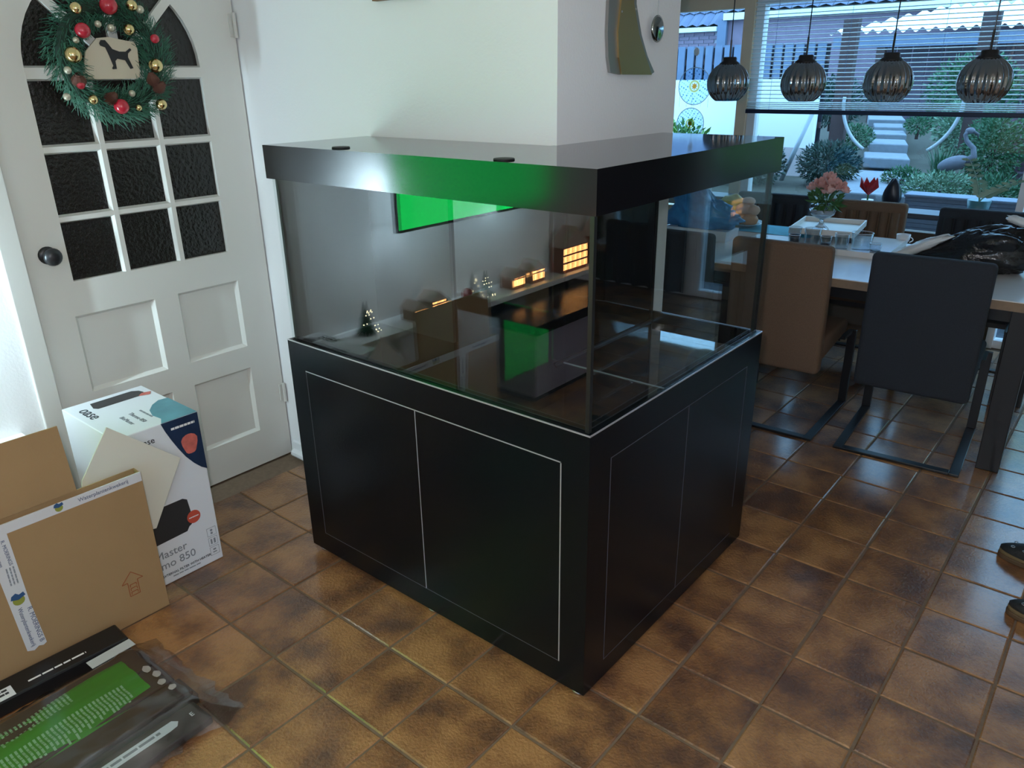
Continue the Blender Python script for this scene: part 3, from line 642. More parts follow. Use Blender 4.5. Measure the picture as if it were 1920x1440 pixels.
for blk, (u0, u1) in enumerate(((0.10, 0.44), (0.56, 0.96))):
    for k in range(44):
        v = 0.06 + 0.86 * k / 44
        if blk == 0 and v > .72: continue
        ue = u1 - random.uniform(0, .12)
        nseg = 5
        for s_ in range(nseg):
            a, b = u0 + (ue - u0) * s_ / nseg, u0 + (ue - u0) * (s_ + .86) / nseg
            q = []
            for uu, vv in ((a, v), (b, v), (b, v + .0105), (a, v + .0105)):
                x = -0.19 + 0.225 * uu; y = -0.43 + 0.57 * vv
                z = 0.0675 + 0.006 * sin(9 * vv + 2 * uu) * (1 - vv * .3) + 0.004 * sin(17 * uu) - (0.02 * max(0, uu - .75) / .25) - 0.018 * max(0, .2 - uu) / .2
                q.append((x, y, z))
            mb.add(q, [(0, 1, 2, 3)])
tag(obj('printed_lines', mb, LT, gb), kind='stuff')
for k in range(4):
    pe = [(-0.075 + k * .042 + (.017 - .002 * k) * cos(2 * pi * i / 10) * (1 + .2 * sin(3 * i)), .168 + .008 * (k % 2) + .011 * sin(2 * pi * i / 10)) for i in range(10)]
    obj('printed_pebble', MB().prism(pe, lambda a, b, dd: (a, b, .0625 + dd - .03 * max(0, a - .02)), 0, .0006), mat('pebble_print', (.62, .55, .50), .5), gb)
bx('barcode_sticker', (-0.235, 0.07, 0.069), (-0.195, 0.20, 0.0705), mat('sticker_grey', (.5, .53, .52), .4), gb)
obj('white_strip', MB().prism([(0.128, -.40), (0.160, -.40), (0.163, .10), (0.160, .122), (0.146, .132), (0.131, .12)], lambda a, b, dd: (a, b, dd), .0265, .0272), WCARD, gb)
text('printed_text', 'E', 0.022, WPR, gb, frame_m((0.155, 0.168, .0285), (0, 1, 0), (-1, 0, 0), (0, 0, 1)))
bars('printed_line', 1, lambda a, b, dd: (0.150 - b, -.02 + a, .0274 + dd), .20, .016, .009, GREYP, gb, 0)
# crumpled clear film, wider than its contents
mb = MB(); vs = []; NU, NV = 26, 34
from mathutils import noise as mnoise
for i in range(NU + 1):
    for j in range(NV + 1):
        u, v = i / NU, j / NV
        x = -0.262 + 0.50 * u; y = -0.45 + 0.73 * v
        edge = min(u, 1 - u, v * .8 + .1, (1 - v) * 1.3) 
        top = 0.078 if edge > .17 else 0.010 + 0.068 * (edge / .17) ** 0.8
        if v > .87: top *= max(0.12, (1 - v) / .13)
        n_ = mnoise.noise(Vector((x * 22, y * 17, 1.3))) * .007 + mnoise.noise(Vector((x * 60, y * 50, 4))) * .0035
        vs.append((x + n_ * 1.2 * (1 if .05 < u < .95 else 3), y + n_ * (1 if v < .95 else 3), max(0.004, top + abs(n_))))
fs = [(i * (NV + 1) + j, (i + 1) * (NV + 1) + j, (i + 1) * (NV + 1) + j + 1, i * (NV + 1) + j + 1) for i in range(NU) for j in range(NV)]
mb.add(vs, fs)
FILM = pane('clear_film', (0.80, 0.80, 0.83), 0.13, 0.16)
obj('plastic_film', mb, FILM, gb, smooth=True)

# ================================================================== wall pieces
ck = thing('pendulum_clock', 'curved bronze and grey wall clock with pendulum on the pillar', 'clock', (-0.074, 1.0, 1.80))
fn = lambda a, b, dd: (dd, a - 1.0, b - 1.80)
L_ = [(0.862, 2.06), (0.862, 1.86), (0.860, 1.78), (0.868, 1.71), (0.882, 1.668)]; M_ = [(0.925, 2.06), (0.920, 1.86), (0.908, 1.78), (0.918, 1.71), (0.938, 1.662)]
Rr = [(1.005, 2.06), (1.012, 1.86), (1.050, 1.775), (1.092, 1.715), (1.140, 1.668)]; Mr = [(0.985, 2.06), (0.992, 1.86), (1.030, 1.775), (1.075, 1.715), (1.118, 1.660)]
BRZ = mat('bronze_sheet', (0.36, 0.26, 0.12), 0.38, metal=0.75); GRYM = mat('grey_sheet', (0.30, 0.29, 0.27), 0.4, metal=0.6)
obj('clock_plate', MB().prism(M_ + Mr[::-1], fn, 0.012, 0.018), BRZ, ck)
obj('side_band', MB().prism(L_ + M_[::-1], fn, 0.002, 0.012), GRYM, ck); obj('side_band', MB().prism(Mr + Rr[::-1], fn, 0.004, 0.014), GRYM, ck)
obj('pendulum_rod', MB().tube([(0.02, 0.135, 0.24), (0.02, 0.133, -0.01)], 0.0012, 6), STEEL, ck)
obj('pendulum_disc', MB().lathe([(0, -.006), (.030, -.005), (.040, 0), (.030, .005), (0, .006)], seg=24), mat('pendulum_mirror', (.35, .37, .35), .12, metal=1), ck, smooth=True, loc=(0.022, 0.132, -0.005), rot=(0, pi / 2, 0))
for y, z in ((0.925, 1.835), (1.005, 1.845)): obj('rivet', MB().ball((0.016, y - 1, z - 1.8), .004, 8, 6), STEEL, ck)
pf = thing('picture_frame', 'brown framed picture hanging high on the white wall', 'picture', (-0.68, 0.628, 1.892))
for lo, hi in (((-.12, -.02, 0), (.12, 0, .014)), ((-.12, -.02, .30), (.12, 0, .314)), ((-.12, -.02, .014), (-.106, 0, .30)), ((.106, -.02, .014), (.12, 0, .30))): bx('frame_bar', lo, hi, mat('brown_frame', (.22, .11, .05), .5), pf)
bx('picture_sheet', (-.106, -.01, .014), (.106, -.004, .30), mat('picture_cream', (.6, .5, .38), .7, vary=.4, scale=12), pf)

# ================================================================== window wall
YW = 4.30
struct(bx('wall_window', (-3.2, YW, 2.17), (3.7, YW + 0.12, 2.55), WALL)); struct(bx('wall_window', (-3.2, YW, 0), (-2.5, YW + .12, 2.17), WALL)); struct(bx('wall_window', (2.1, YW, 0), (3.7, YW + .12, 2.17), WALL)); struct(bx('wall_window', (-2.5, YW, 0), (0.65, YW + .12, 0.62), mat('dark_panel', (.10, .075, .055), .7)))
w1 = struct(bx('window_1', (-2.5, YW + 0.01, 2.075), (-1.185, YW + 0.09, 2.17), BEIGE, bevel=.004))
bx('mullion', (-1.185, YW - 0.01, 0.62), (-1.105, YW + .09, 2.17), BEIGE, w1, bevel=.004)
bx('window_frame', (-2.5, YW + .01, .62), (-2.43, YW + .09, 2.075), BEIGE, w1); bx('window_frame', (-2.43, YW + .01, .62), (-1.185, YW + .09, .70), BEIGE, w1)
bx('pane', (-2.43, YW + .045, .70), (-1.185, YW + .051, 2.075), WING, w1)
w2 = struct(bx('window_2', (-1.105, YW + 0.01, 2.09), (2.1, YW + 0.09, 2.17), WHITEP, bevel=.003))
bx('window_frame', (-1.105, YW + .01, .62), (-1.045, YW + .09, 2.09), WHITEP, w2, bevel=.003); bx('window_frame', (-1.045, YW + .01, .62), (0.65, YW + .09, .68), MATS['dark_panel'], w2); bx('mullion', (0.65, YW - .01, 0), (0.69, YW + .09, 2.09), WHITEP, w2)
bx('pane', (-1.045, YW + .045, .68), (0.65, YW + .051, 2.09), WING, w2)
d2 = struct(bx('door_2', (0.69, YW + .01, 0), (2.1, YW + .09, .05), WHITEP)); bx('door_frame', (2.05, YW + .01, .05), (2.1, YW + .09, 2.09), WHITEP, d2); bx('pane', (0.69, YW + .045, .05), (2.05, YW + .051, 2.09), WING, d2)
cu = thing('dark_curtain', 'dark floor length curtain beside the garden door', 'curtain', (2.15, YW - .08, 0))
cp_ = [(1.35 * k / 60, .03 * sin(k * .9)) for k in range(61)]
obj('curtain_cloth', MB().prism(cp_ + [(a, b + .012) for a, b in cp_[::-1]], zp, .03, 2.3), mat('dark_cloth', (.02, .022, .025), .9), cu); obj('curtain_rod', MB().tube([(-.1, .0, 2.34), (1.43, .0, 2.34)], .012, 8), BMETAL, cu)
for k in range(6): obj('curtain_ring', MB().tube([(.1 + k * .23, .018 * cos(q), 2.33 + .018 * sin(q)) for q in [2 * pi * i / 10 for i in range(11)]], .003, 5, False), BMETAL, cu)
sill = struct(bx('window_sill', (-2.5, YW - 0.20, 0.80), (0.64, YW + .01, 0.83), mat('slate_sill', (.07, .09, .12), .4), w1, bevel=.003))
# blind
bl = thing('venetian_blind', 'pale blue venetian blind half lowered over the dining window', 'blind', (0, YW - 0.035, 0))
SLAT = mat('pale_slat', (0.78, 0.90, 0.92), 0.4)
prof = [(-0.0115, -0.0016), (-0.006, 0.0004), (0, 0.001), (0.006, 0.0004), (0.0115, -0.0016)]
sm = MB(); vs = [(x, a, b) for x in (-1.09, 0.63) for a, b in prof] + [(x, a, b - .0007) for x in (-1.09, 0.63) for a, b in prof]
fs = []
for k in range(4): fs += [(k, k + 1, 5 + k + 1, 5 + k), (10 + k, 15 + k, 15 + k + 1, 10 + k + 1)]
fs += [(0, 5, 15, 10), (4, 14, 19, 9)]
sm.add(vs, fs); sme = sm.mesh('slat', SLAT, True)
z = 1.435; k = 0
while z < 2.13:
    link('slat', sme, bl, (0, 0, z), (rad(13), 0, 0)); z += 0.0262 if k > 2 else 0.012; k += 1
bx('bottom_rail', (-1.095, -0.014, 1.396), (0.635, 0.014, 1.424), mat('navy_rail', (0.012, 0.022, 0.06), 0.4), bl, bevel=.004)
bx('head_rail', (-1.095, -0.02, 2.13), (0.635, 0.02, 2.165), WHITEP, bl)
for x in (-0.93, -0.45, 0.10, 0.55): obj('ladder_cord', MB().tube([(x, 0, 1.42), (x, 0, 2.13)], 0.0012, 4), mat('cord_blue', (.10, .16, .30), .8), bl)
# suncatchers
SCG = pane('suncatcher_glass', (0.86, 0.93, 0.98), 0.05); SCD = pane('suncatcher_dots', (0.42, 0.62, 0.72), .03); SCO = pane('suncatcher_orange', (0.98, 0.55, 0.16), .03); SCR = mat('suncatcher_ring', (.55, .62, .66), .4); CHALK = mat('chalk_white', (.85, .88, .9), .6); SCY = pane('suncatcher_yellow', (.95, .80, .42), .03); SCF = pane('suncatcher_frost', (.80, .88, .95), .05)
def suncatcher(x, z, r, label):
    o = thing('suncatcher', label, 'suncatcher', (x, YW - 0.02, z), 0, 'round suncatchers hanging in the window')
    pl = lambda a, b, dd: (a, dd, b)
    obj('glass_disc', MB().prism([(r * cos(2 * pi * k / 32), r * sin(2 * pi * k / 32)) for k in range(32)], pl, -.001, .001), SCG, o)
    obj('rim_ring', MB().tube([(r * cos(2 * pi * k / 32), 0, r * sin(2 * pi * k / 32)) for k in range(33)], .0025, 6, False), SCR, o)
    obj('centre_flower', MB().prism([(r * (.15 + .05 * cos(8 * 2 * pi * k / 48)) * cos(2 * pi * k / 48), r * (.15 + .05 * cos(8 * 2 * pi * k / 48)) * sin(2 * pi * k / 48)) for k in range(48)], pl, -.003, -.0012), SCO, o)
    obj('centre_ring', MB().tube([(r * .28 * cos(2 * pi * k / 24), -.002, r * .28 * sin(2 * pi * k / 24)) for k in range(25)], r * .05, 5, False), SCY, o)
    m2 = MB(); m3 = MB()
    for q, nn, s_ in ((.42, 10, .05), (.55, 14, .045), (.68, 18, .05), (.82, 22, .045), (.93, 26, .035)):
        for k in range(nn):
            a = 2 * pi * (k + (q * 5) % 1) / nn
            (m2 if k % 2 else m3).prism([(r * (q * cos(a) + s_ * cos(b)), r * (q * sin(a) + s_ * sin(b))) for b in [2 * pi * i / 6 for i in range(6)]], pl, -.0022, -.0012)
    tag(obj('painted_dots', m2, SCD, o), kind='stuff'); tag(obj('painted_dots', m3, SCF, o), kind='stuff')
    obj('hanging_cord', MB().tube([(0, 0, r), (0.004, 0, r + .09)], .0012, 5), CHALK, o)
    for k in range(5): x_ = (k - 2) * r * .45; obj('tassel_cord', MB().tube([(x_, 0, -math.sqrt(max(0, r * r - x_ * x_))), (x_, 0, -r - (.10 if z < 1.5 else .012) - abs(k - 2) * .002)], .0010, 5), CHALK, o)
    if z > 1.5:
        obj('pendant_drop', MB().ball((0.0, -.004, r + .105), .026, 12, 8, (.9, .25, 1.1)), CHALK, o, smooth=True)
    return o
suncatcher(-1.515, 1.575, .128, 'upper round blue suncatcher with a white drop, in left window')
suncatcher(-1.53, 1.315, .110, 'lower round pale suncatcher hanging below the one with white drop')

# ================================================================== dining table, chairs
ta = rad(2.5)
TZ = 0.775
TWD = mat('table_wood_with_glare', (0.76, 0.74, 0.71), 0.14, vary=0.12, scale=7)  # pale base colour carries the window glare on table and board
TWE = mat('raw_oak_edge', (0.24, 0.16, 0.10), 0.6, vary=0.3, scale=30)
tb = thing('dining_table', 'long dining table with top paled for window glare and black square legs', 'table', (0.05, 2.885, 0), ta)
bx('tabletop', (-1.10, -0.50, TZ - .004), (0.97, 0.50, TZ), TWD, tb); bx('top_edge', (-1.10, -0.50, TZ - .042), (0.97, 0.50, TZ - .004), TWE, tb)
bx('apron', (-1.0, -0.40, TZ - .115), (0.86, 0.40, TZ - .042), BMETAL, tb)
for x, y in ((-1.09, -.48), (0.865, -.485), (-1.09, .39), (0.865, .39)): bx('leg', (x, y, 0), (x + .09, y + .09, TZ - .042), BMETAL, tb, bevel=.003)
brd = tag(obj('serving_board', MB().prism([(-.47, -.02), (.262, -.02), (.262, .43), (-.82, .43), (-.82, .19), (-.47, .19)], zp, TZ + .0005, TZ + .030), [TWD], None, loc=(0.05, 2.90, 0), rot=(0, 0, ta)), 'long pale board lying on table under glasses and tray', 'board')
BRN = mat('brown_upholstery', (0.16, 0.095, 0.058), 0.95, vary=0.25, scale=250, bump=0.25, bscale=300)
GRY = mat('charcoal_upholstery', (0.024, 0.028, 0.036), 0.95, vary=0.25, scale=250, bump=0.25, bscale=300)
def chair(label, fab, x, y, rz, pleats=False):
    o = thing('dining_chair', label, 'chair', (x, y, 0), rz, 'upholstered cantilever chairs around the dining table')
    # backrest: panel with a slight lean, local +y is the front
    m2 = MB()
    w = 0.235
    pts = [(0.035, 0.315), (0.115, 0.315), (0.110, 0.45), (0.075, 0.935), (0.010, 0.935), (0.02, 0.6)]
    m2.prism(pts, lambda a, b, dd: (dd, a, b), -w, w)
    obj('backrest', m2, fab, o, bevel=0.022, seg=3); smooth_angle(o.children[-1], 50)
    obj('seat', MB().prism([(0.08, 0.37), (0.46, 0.415), (0.50, 0.44), (0.50, 0.485), (0.46, 0.495), (0.08, 0.485)], lambda a, b, dd: (dd, a, b), -w, w), fab, o, bevel=0.02, seg=3); smooth_angle(o.children[-1], 50)
    if pleats:
        for k in range(7): 
            xx = -0.18 + 0.06 * k
            obj('pleat', MB().tube([(xx, 0.104, 0.50), (xx, 0.082, 0.88)], 0.026, 8), fab, o, smooth=True)
    for s in (-1, 1):
        bx('runner', (s * .245 - .02, -.02, 0.0), (s * .245 + .02, .58, .012), BMETAL, o, bevel=.002)
        bx('front_leg', (s * .245 - .02, .555, .012), (s * .245 + .02, .58, .41), BMETAL, o, bevel=.002)
        bx('seat_bar', (s * .245 - .02, .1, .398), (s * .245 + .02, .555, .411), BMETAL, o, bevel=.002) if False else None
    bx('rear_rail', (-.225, -.02, 0.0), (.225, .02, .012), BMETAL, o, bevel=.002); bx('seat_bar', (-.225, .42, .385), (.225, .445, .41), BMETAL, o)
    for s in (-1, 1): bx('side_bar', (s * .235 - .012, .42, .395), (s * .235 + .012, .56, .41), BMETAL, o)
    return o
chair('brown upholstered chair with its back to the aquarium glass', BRN, 0.0, 2.26, rad(2))
chair('charcoal upholstered chair nearest the black table leg', GRY, 0.633, 2.29, rad(4))
chair('charcoal chair seen through the aquarium glass beside the brown chair', GRY, -0.56, 2.22, rad(3))
chair('dark pleated chair across the table behind the bread plate', GRY, -0.63, 3.80, rad(184), True)
chair('brown pleated chair across the table behind the pink flowers', BRN, -0.06, 3.80, rad(184), True)
chair('dark pleated chair across the table behind the black bag', GRY, 0.58, 3.82, rad(184), True)

# ---- things on the table
ZB = TZ + .0305
cbx = thing('white_carton', 'flat white cardboard box at the left table end under blue bag', 'box', (-0.715, 2.93, TZ), rad(1))
bx('carton_base', (-.185, -.085, 0), (.185, .085, .042), WCARD, cbx); bx('carton_lid', (-.188, -.088, .040), (.188, .088, .058), WCARD, cbx, bevel=.002)
def crump(seed, f=3.0, a=.22, b=.10):
    return lambda v: 1 + a * mnoise.noise(v * f + Vector((seed, 0, 0))) + b * (0.5 - abs(mnoise.noise(v * f * 2.7 + Vector((0, seed, 0))))) 
BLUEP = mat('blue_plastic', (0.05, 0.30, 0.78), 0.22, vary=0.7, scale=14, bump=.5, bscale=30)
m2 = MB().ball((0, 0, 0), 1, 40, 26, noise=crump(3.1, 2.6, .35, .5)); m2.v = [(x * .185, y * .085, max(-.055, z * .11 * (1.25 - .55 * (x + .3)))) for x, y, z in m2.v]
tag(obj('blue_bag', m2, BLUEP, smooth=True, loc=(-0.715, 2.94, TZ + .058 + .055)), 'crumpled blue plastic bag lying on the white carton', 'bag')
CLOTH = mat('turquoise_cloth', (0.05, 0.42, 0.55), 0.7, vary=.2, scale=30)
m2 = MB(); nn = 14; vs = []
for i in range(nn + 1):
    for j in range(nn + 1): u, v = i / nn, j / nn; vs.append((-0.22 + .44 * u, -.02 + .28 * v, .002 + .0015 * sin(6 * u + 9 * v)))
m2.add(vs, [(i * (nn + 1) + j, (i + 1) * (nn + 1) + j, (i + 1) * (nn + 1) + j + 1, i * (nn + 1) + j + 1) for i in range(nn) for j in range(nn)])
tag(obj('placemat', m2, CLOTH, smooth=True, loc=(-0.36, 3.09, ZB), rot=(0, 0, ta)), 'turquoise cloth placemat between the bread plate and the glasses', 'placemat')
PLT = mat('glazed_plate', (.62, .74, .78), .2)
tag(obj('plate', MB().lathe([(0, .004), (.07, .004), (.085, .012), (.115, .02), (.118, .023), (.086, .016), (.07, .009), (0, .009)], seg=36), PLT, smooth=True, loc=(-.585, 3.22, ZB + .005)), 'pale blue plate under the bread rolls', 'plate')
BUN = mat('bread_crust', (0.62, 0.30, 0.14), .6, vary=.35, scale=16, bump=.3, bscale=40)
PK = mat('pink_roll', (0.70, 0.42, 0.30), .6, vary=.25, scale=16)
for k, (x, y, z, r, q, lb) in enumerate(((-.615, 3.215, .052, .05, 0, 'brown bread roll at the left of the plate'), (-.545, 3.20, .046, .043, 0, 'brown bread roll at the right of the plate'), (-.58, 3.25, .050, .045, 0, 'brown bread roll at the back of the plate'), (-.59, 3.21, .105, .042, 1, 'pink topped roll at the left of the bread pile'), (-.54, 3.22, .100, .038, 1, 'pink topped roll at the right of the bread pile'), (-.575, 3.235, .145, .034, 1, 'pink topped roll on the summit of the bread pile'))):
    tag(obj('bread_roll', MB().ball((0, 0, 0), r, 18, 12, (1.15, 1, .8), crump(k * 2.7, 2.5, .10, .05)), PK if q else BUN, smooth=True, loc=(x, y, ZB + z)), lb, 'bread roll', 'bread rolls on the plate')
YEL = mat('yellow_film', (.62, .50, .10), .35, vary=.3, scale=10)
tag(obj('yellow_packet', MB().ball((0, 0, 0), .085, 24, 16, (1.1, .6, .95), crump(8.2, 2.2, .15, .12)), YEL, smooth=True, loc=(-.70, 3.30, ZB + .085)), 'bulging yellow packet standing behind the bread plate', 'packet')
# tray
tray = thing('serving_tray', 'white raised rectangular tray holding the flower vase', 'tray', (-.10, 3.245, ZB), rad(8))
TW = mat('white_tray', (.80, .78, .72), .4)
bx('tray_base', (-.165, -.20, .030), (.165, .20, .038), TW, tray)
for lo, hi in (((-.17, -.205, .03), (.17, -.197, .062)), ((-.17, .197, .03), (.17, .205, .062)), ((-.17, -.197, .03), (-.162, .197, .062)), ((.162, -.197, .03), (.17, .197, .062))): bx('tray_rim', lo, hi, TW, tray)
for x in (-.15, .15):
    for y in (-.18, .18): bx('tray_foot', (x - .012, y - .012, 0), (x + .012, y + .012, .03), BMETAL, tray)
vs_ = thing('flower_vase', 'footed glass bowl of pink roses standing on the white tray', 'vase', (-.115, 3.16, ZB + .038))
VG = mat('pressed_glass', (.75, .80, .84), .08, trans=.75)
obj('vase_bowl', MB().lathe([(0, 0), (.045, 0), (.04, .01), (.018, .03), (.009, .048), (.012, .06), (.035, .07), (.062, .088), (.07, .115), (.065, .115), (.055, .09), (.03, .076), (0, .072)], seg=28, ribs=14, amp=.03), VG, vs_, smooth=True)
obj('flower_tube', MB().lathe([(.026, .075), (.028, .15), (.025, .15), (.022, .08)], seg=16), TUMBG, vs_, smooth=True)
LEAF = mat('rose_leaf', (.045, .13, .03), .5, vary=.4, scale=30); ROSE = mat('rose_pink', (.85, .48, .42), .6, vary=.18, scale=50)
def leafcloud(n, c, rx, ry, rz, L, w, up=.2):
    m2 = MB()
    for k in range(n):
        a = random.uniform(0, 2 * pi); ph = math.acos(random.uniform(-1, 1)); q = random.random() ** .4
        p = Vector((c[0] + rx * q * sin(ph) * cos(a), c[1] + ry * q * sin(ph) * sin(a), c[2] + rz * q * cos(ph)))
        dr = Vector((cos(a) * sin(ph), sin(a) * sin(ph), cos(ph) + up)).normalized(); dr = (dr + Vector((random.uniform(-.7, .7), random.uniform(-.7, .7), random.uniform(-.7, .7)))).normalized()
        sd = dr.cross(Vector((random.uniform(-1, 1), random.uniform(-1, 1), random.uniform(-.3, 1)))).normalized() * w * random.uniform(.7, 1.2); l = L * random.uniform(.6, 1.3)
        nrm = dr.cross(sd).normalized() * w * .3
        m2.add([p, p + dr * l * .45 + sd + nrm, p + dr * l, p + dr * l * .45 - sd + nrm], [(0, 1, 2, 3)])
    return m2
tag(obj('leaves', leafcloud(130, (0.015, -.01, .165), .075, .075, .05, .045, .012), LEAF, vs_), kind='stuff')
for k, (x, y, z, r) in enumerate(((-.055, .0, .235, .034), (-.015, -.02, .25, .036), (.03, -.015, .265, .038), (.07, .0, .24, .034), (.035, -.045, .225, .036), (-.03, .035, .245, .03), (.005, .02, .285, .030), (.105, -.01, .225, .024), (-.085, .01, .22, .022))):
    f = MB()
    for ring, (np_, rr, tl) in enumerate(((3, .35, .2), (5, .65, .45), (6, 1.0, .8))):
        for j in range(np_):
            a = 2 * pi * (j + ring * .37) / np_; u = Vector((cos(a), sin(a), 0)); tn = Vector((-sin(a), cos(a), 0)); h = r * (1.0 - .25 * ring)
            b0 = u * r * .1 + Vector((0, 0, -r * .6))
            f.add([b0, u * r * rr * .8 + tn * r * rr * .75 + Vector((0, 0, -r * .1)), u * r * (rr + tl * .25) + tn * r * .3 * rr + Vector((0, 0, h)), u * r * (rr + tl * .25) - tn * r * .3 * rr + Vector((0, 0, h)), u * r * rr * .8 - tn * r * rr * .75 + Vector((0, 0, -r * .1))], [(0, 1, 2, 3, 4)])
    ob = obj('rose_bloom', f, ROSE, vs_, loc=(x, y, z), rot=(random.uniform(-.5, .5), random.uniform(-.5, .5), random.uniform(0, 6)))
    obj('stem', MB().tube([(x * .2, y * .2, .08), (x * .6, y * .6, z * .75), (x, y, z - r * .5)], .002, 5), LEAF, vs_)
# tumblers and tealights
WAXD = mat('dark_wax', (.012, .014, .022), .3)
def tumbler(x, y, r, h, label, wax=0.0):
    o = thing('glass', label, 'glass', (x, y, ZB), 0, 'clear glasses standing on the board')
    obj('glass_wall', MB().lathe([(r * .9, 0), (r, h), (r - .0022, h), (r * .9 - .0022, .006)], seg=28, cap0=True), TUMBG, o, smooth=True)
    obj('glass_rim', MB().tube([(r * cos(2 * pi * k / 28), r * sin(2 * pi * k / 28), h) for k in range(29)], .0014, 5, False), mat('rim_glint', (.7, .75, .8), .15, spec=.8), o, smooth=True)
    if wax: obj('wax_fill', MB().lathe([(0, .006), (r * .84, .006), (r * .86, wax), (0, wax - .002)], seg=24), WAXD, o, smooth=True)
    return o
tumbler(-.185, 2.965, .034, .075, 'tall glass behind the dark tealight near the turquoise placemat')
tumbler(-.165, 2.915, .030, .045, 'low dark tealight glass in front beside the turquoise placemat', .030)
tumbler(-.075, 2.925, .043, .085, 'wide clear glass in front of the tray left corner')
tumbler(.000, 2.915, .029, .055, 'small tealight glass of dark wax below the vase', .020)
tumbler(.078, 2.925, .037, .075, 'clear glass in front of the tray right half')
tumbler(.168, 2.955, .053, .085, 'widest clear glass at the right corner of the tray')
tumbler(.243, 2.935, .030, .042, 'lowest glass with a dark crumb, nearest the black bag', .008)
cup = thing('white_cup', 'small white cup lying behind the black bag neck', 'cup', (.27, 3.36, TZ))
obj('cup_body', MB().lathe([(.02, 0), (.034, .03), (.036, .055), (.033, .055), (.02, .008), (0, .006)], seg=20, cap0=True), WHITEP, cup, smooth=True); obj('cup_handle', MB().tube([(.034 + .016 * sin(pi * k / 8), 0, .045 - .03 * k / 8) for k in range(9)], .003, 6), WHITEP, cup, smooth=True)
# black carrier bag with a white bunched neck
BBAG = mat('black_plastic', (0.010, 0.011, 0.014), .22, bump=.7, bscale=22)
bg = thing('carrier_bag', 'crumpled black plastic carrier bag lying on table with white neck', 'bag', (.635, 2.93, TZ + .001), ta)
m2 = MB().ball((0, 0, 0), 1, 56, 36, noise=crump(5.5, 2.0, .18, .22))
def bshape(x, y, z):
    s = (x + 1) / 2
    hh = .03 + .235 * min(1, max(0, s) ** .75) * (1 if s < .82 else 1 - (s - .82) * .6)
    return (x * .275, y * (.05 + .10 * s), max(0, (z + .72) / 1.72) * hh)
m2.v = [bshape(*v) for v in m2.v]
obj('bag_body', m2, BBAG, bg, smooth=True)
m2 = MB().ball((0, 0, 0), 1, 28, 16, noise=crump(1.5, 2.6, .22, .3)); m2.v = [(-.20 + x * .135, -.045 + y * .035, max(0.001, .080 + x * .070 + z * .026)) for x, y, z in m2.v]
obj('white_neck', m2, mat('white_plastic', (.72, .74, .74), .3, bump=.5, bscale=40), bg, smooth=True)
m2 = MB().ball((0, 0, 0), 1, 18, 12, noise=crump(9.5, 2.6, .3, .3)); m2.v = [(.20 + x * .05, -.02 + y * .02, .245 + z * .018 - x * .012) for x, y, z in m2.v]
obj('bag_handle', m2, MATS['white_plastic'], bg, smooth=True)
ringp = [(.055 + .055 * cos(2 * pi * k / 24), .055 * sin(2 * pi * k / 24)) for k in range(25)]

# sill items
am = thing('amaryllis', 'red striped amaryllis flower in the window behind brown chair', 'flower', (-.17, 4.19, .83))
obj('stem', MB().tube([(0, 0, 0), (0, 0, .08)], .006, 8), LEAF, am); obj('pot', MB().lathe([(.03, 0), (.038, .05), (.034, .05), (0, .046)], seg=16, cap0=True), WHITEP, am, smooth=True)
REDP = mat('amaryllis_red', (.50, .04, .05), .5, vary=.5, scale=40)
for k in range(9):
    a = 2 * pi * k / 9 + .35 * (k % 2); u = Vector((cos(a), sin(a) * .6, 0)) * (1 - .45 * (k % 3 == 0)); tn = Vector((-sin(a), cos(a), 0)); b = Vector((0, 0, .075))
    obj('petal', MB().add([b, b + u * .045 + tn * .034 + Vector((0, 0, .055)), b + u * .068 + Vector((0, 0, .115)), b + u * .045 - tn * .034 + Vector((0, 0, .055)), b + u * .040 + Vector((0, 0, .05))], [(0, 1, 4), (1, 2, 4), (2, 3, 4), (3, 0, 4)]), REDP, am)
dk = tag(obj('dark_figurine', MB().ball((0, 0, 0), 1, 20, 14, noise=crump(4.4, 2, .12, .1)), mat('dark_glaze', (.012, .014, .025), .35), smooth=True, loc=(-.02, 4.17, .928)), 'dark rounded figurine on window sill right of the amaryllis', 'figurine')
for v in dk.data.vertices: v.co = Vector((v.co.x * .045 * (1.15 - .3 * v.co.z), v.co.y * .035, v.co.z * .098))
zz = thing('zamioculcas_plant', 'houseplant with long pale leaflets in the window at right', 'plant', (.47, 4.18, .83))
ZL = mat('glossy_leaflet', (.26, .40, .30), .2, vary=.4, scale=20)
obj('pot', MB().lathe([(.05, 0), (.065, .10), (.058, .10), (0, .09)], seg=20, cap0=True), mat('teal_pot', (.08, .26, .32), .4), zz, smooth=True)
for (tx, ty, tz_) in ((-.09, -.02, .33), (.10, -.03, .17), (.17, 0, .22), (-.02, .02, .20)):
    pts = [Vector((tx * s * (.4 + .6 * s), ty * s, .09 + (tz_ - .09) * s)) for s in [k / 8 for k in range(9)]]
    obj('stalk', MB().tube(pts, [.005 - .003 * k / 8 for k in range(9)], 6), ZL, zz, smooth=True)
    for k in range(3, 9):
        for s in (-1, 1):
            p = pts[k]; u = Vector((s * 1.0, -.15, .12)).normalized(); w = Vector((0, .25, 1)).normalized() * .008; l = .046
            obj('leaflet', MB().add([p, p + u * l * .35 + w, p + u * l * .75 + w * .8, p + u * l, p + u * l * .75 - w * .8, p + u * l * .35 - w], [(0, 1, 2, 3, 4, 5)]), ZL, zz)

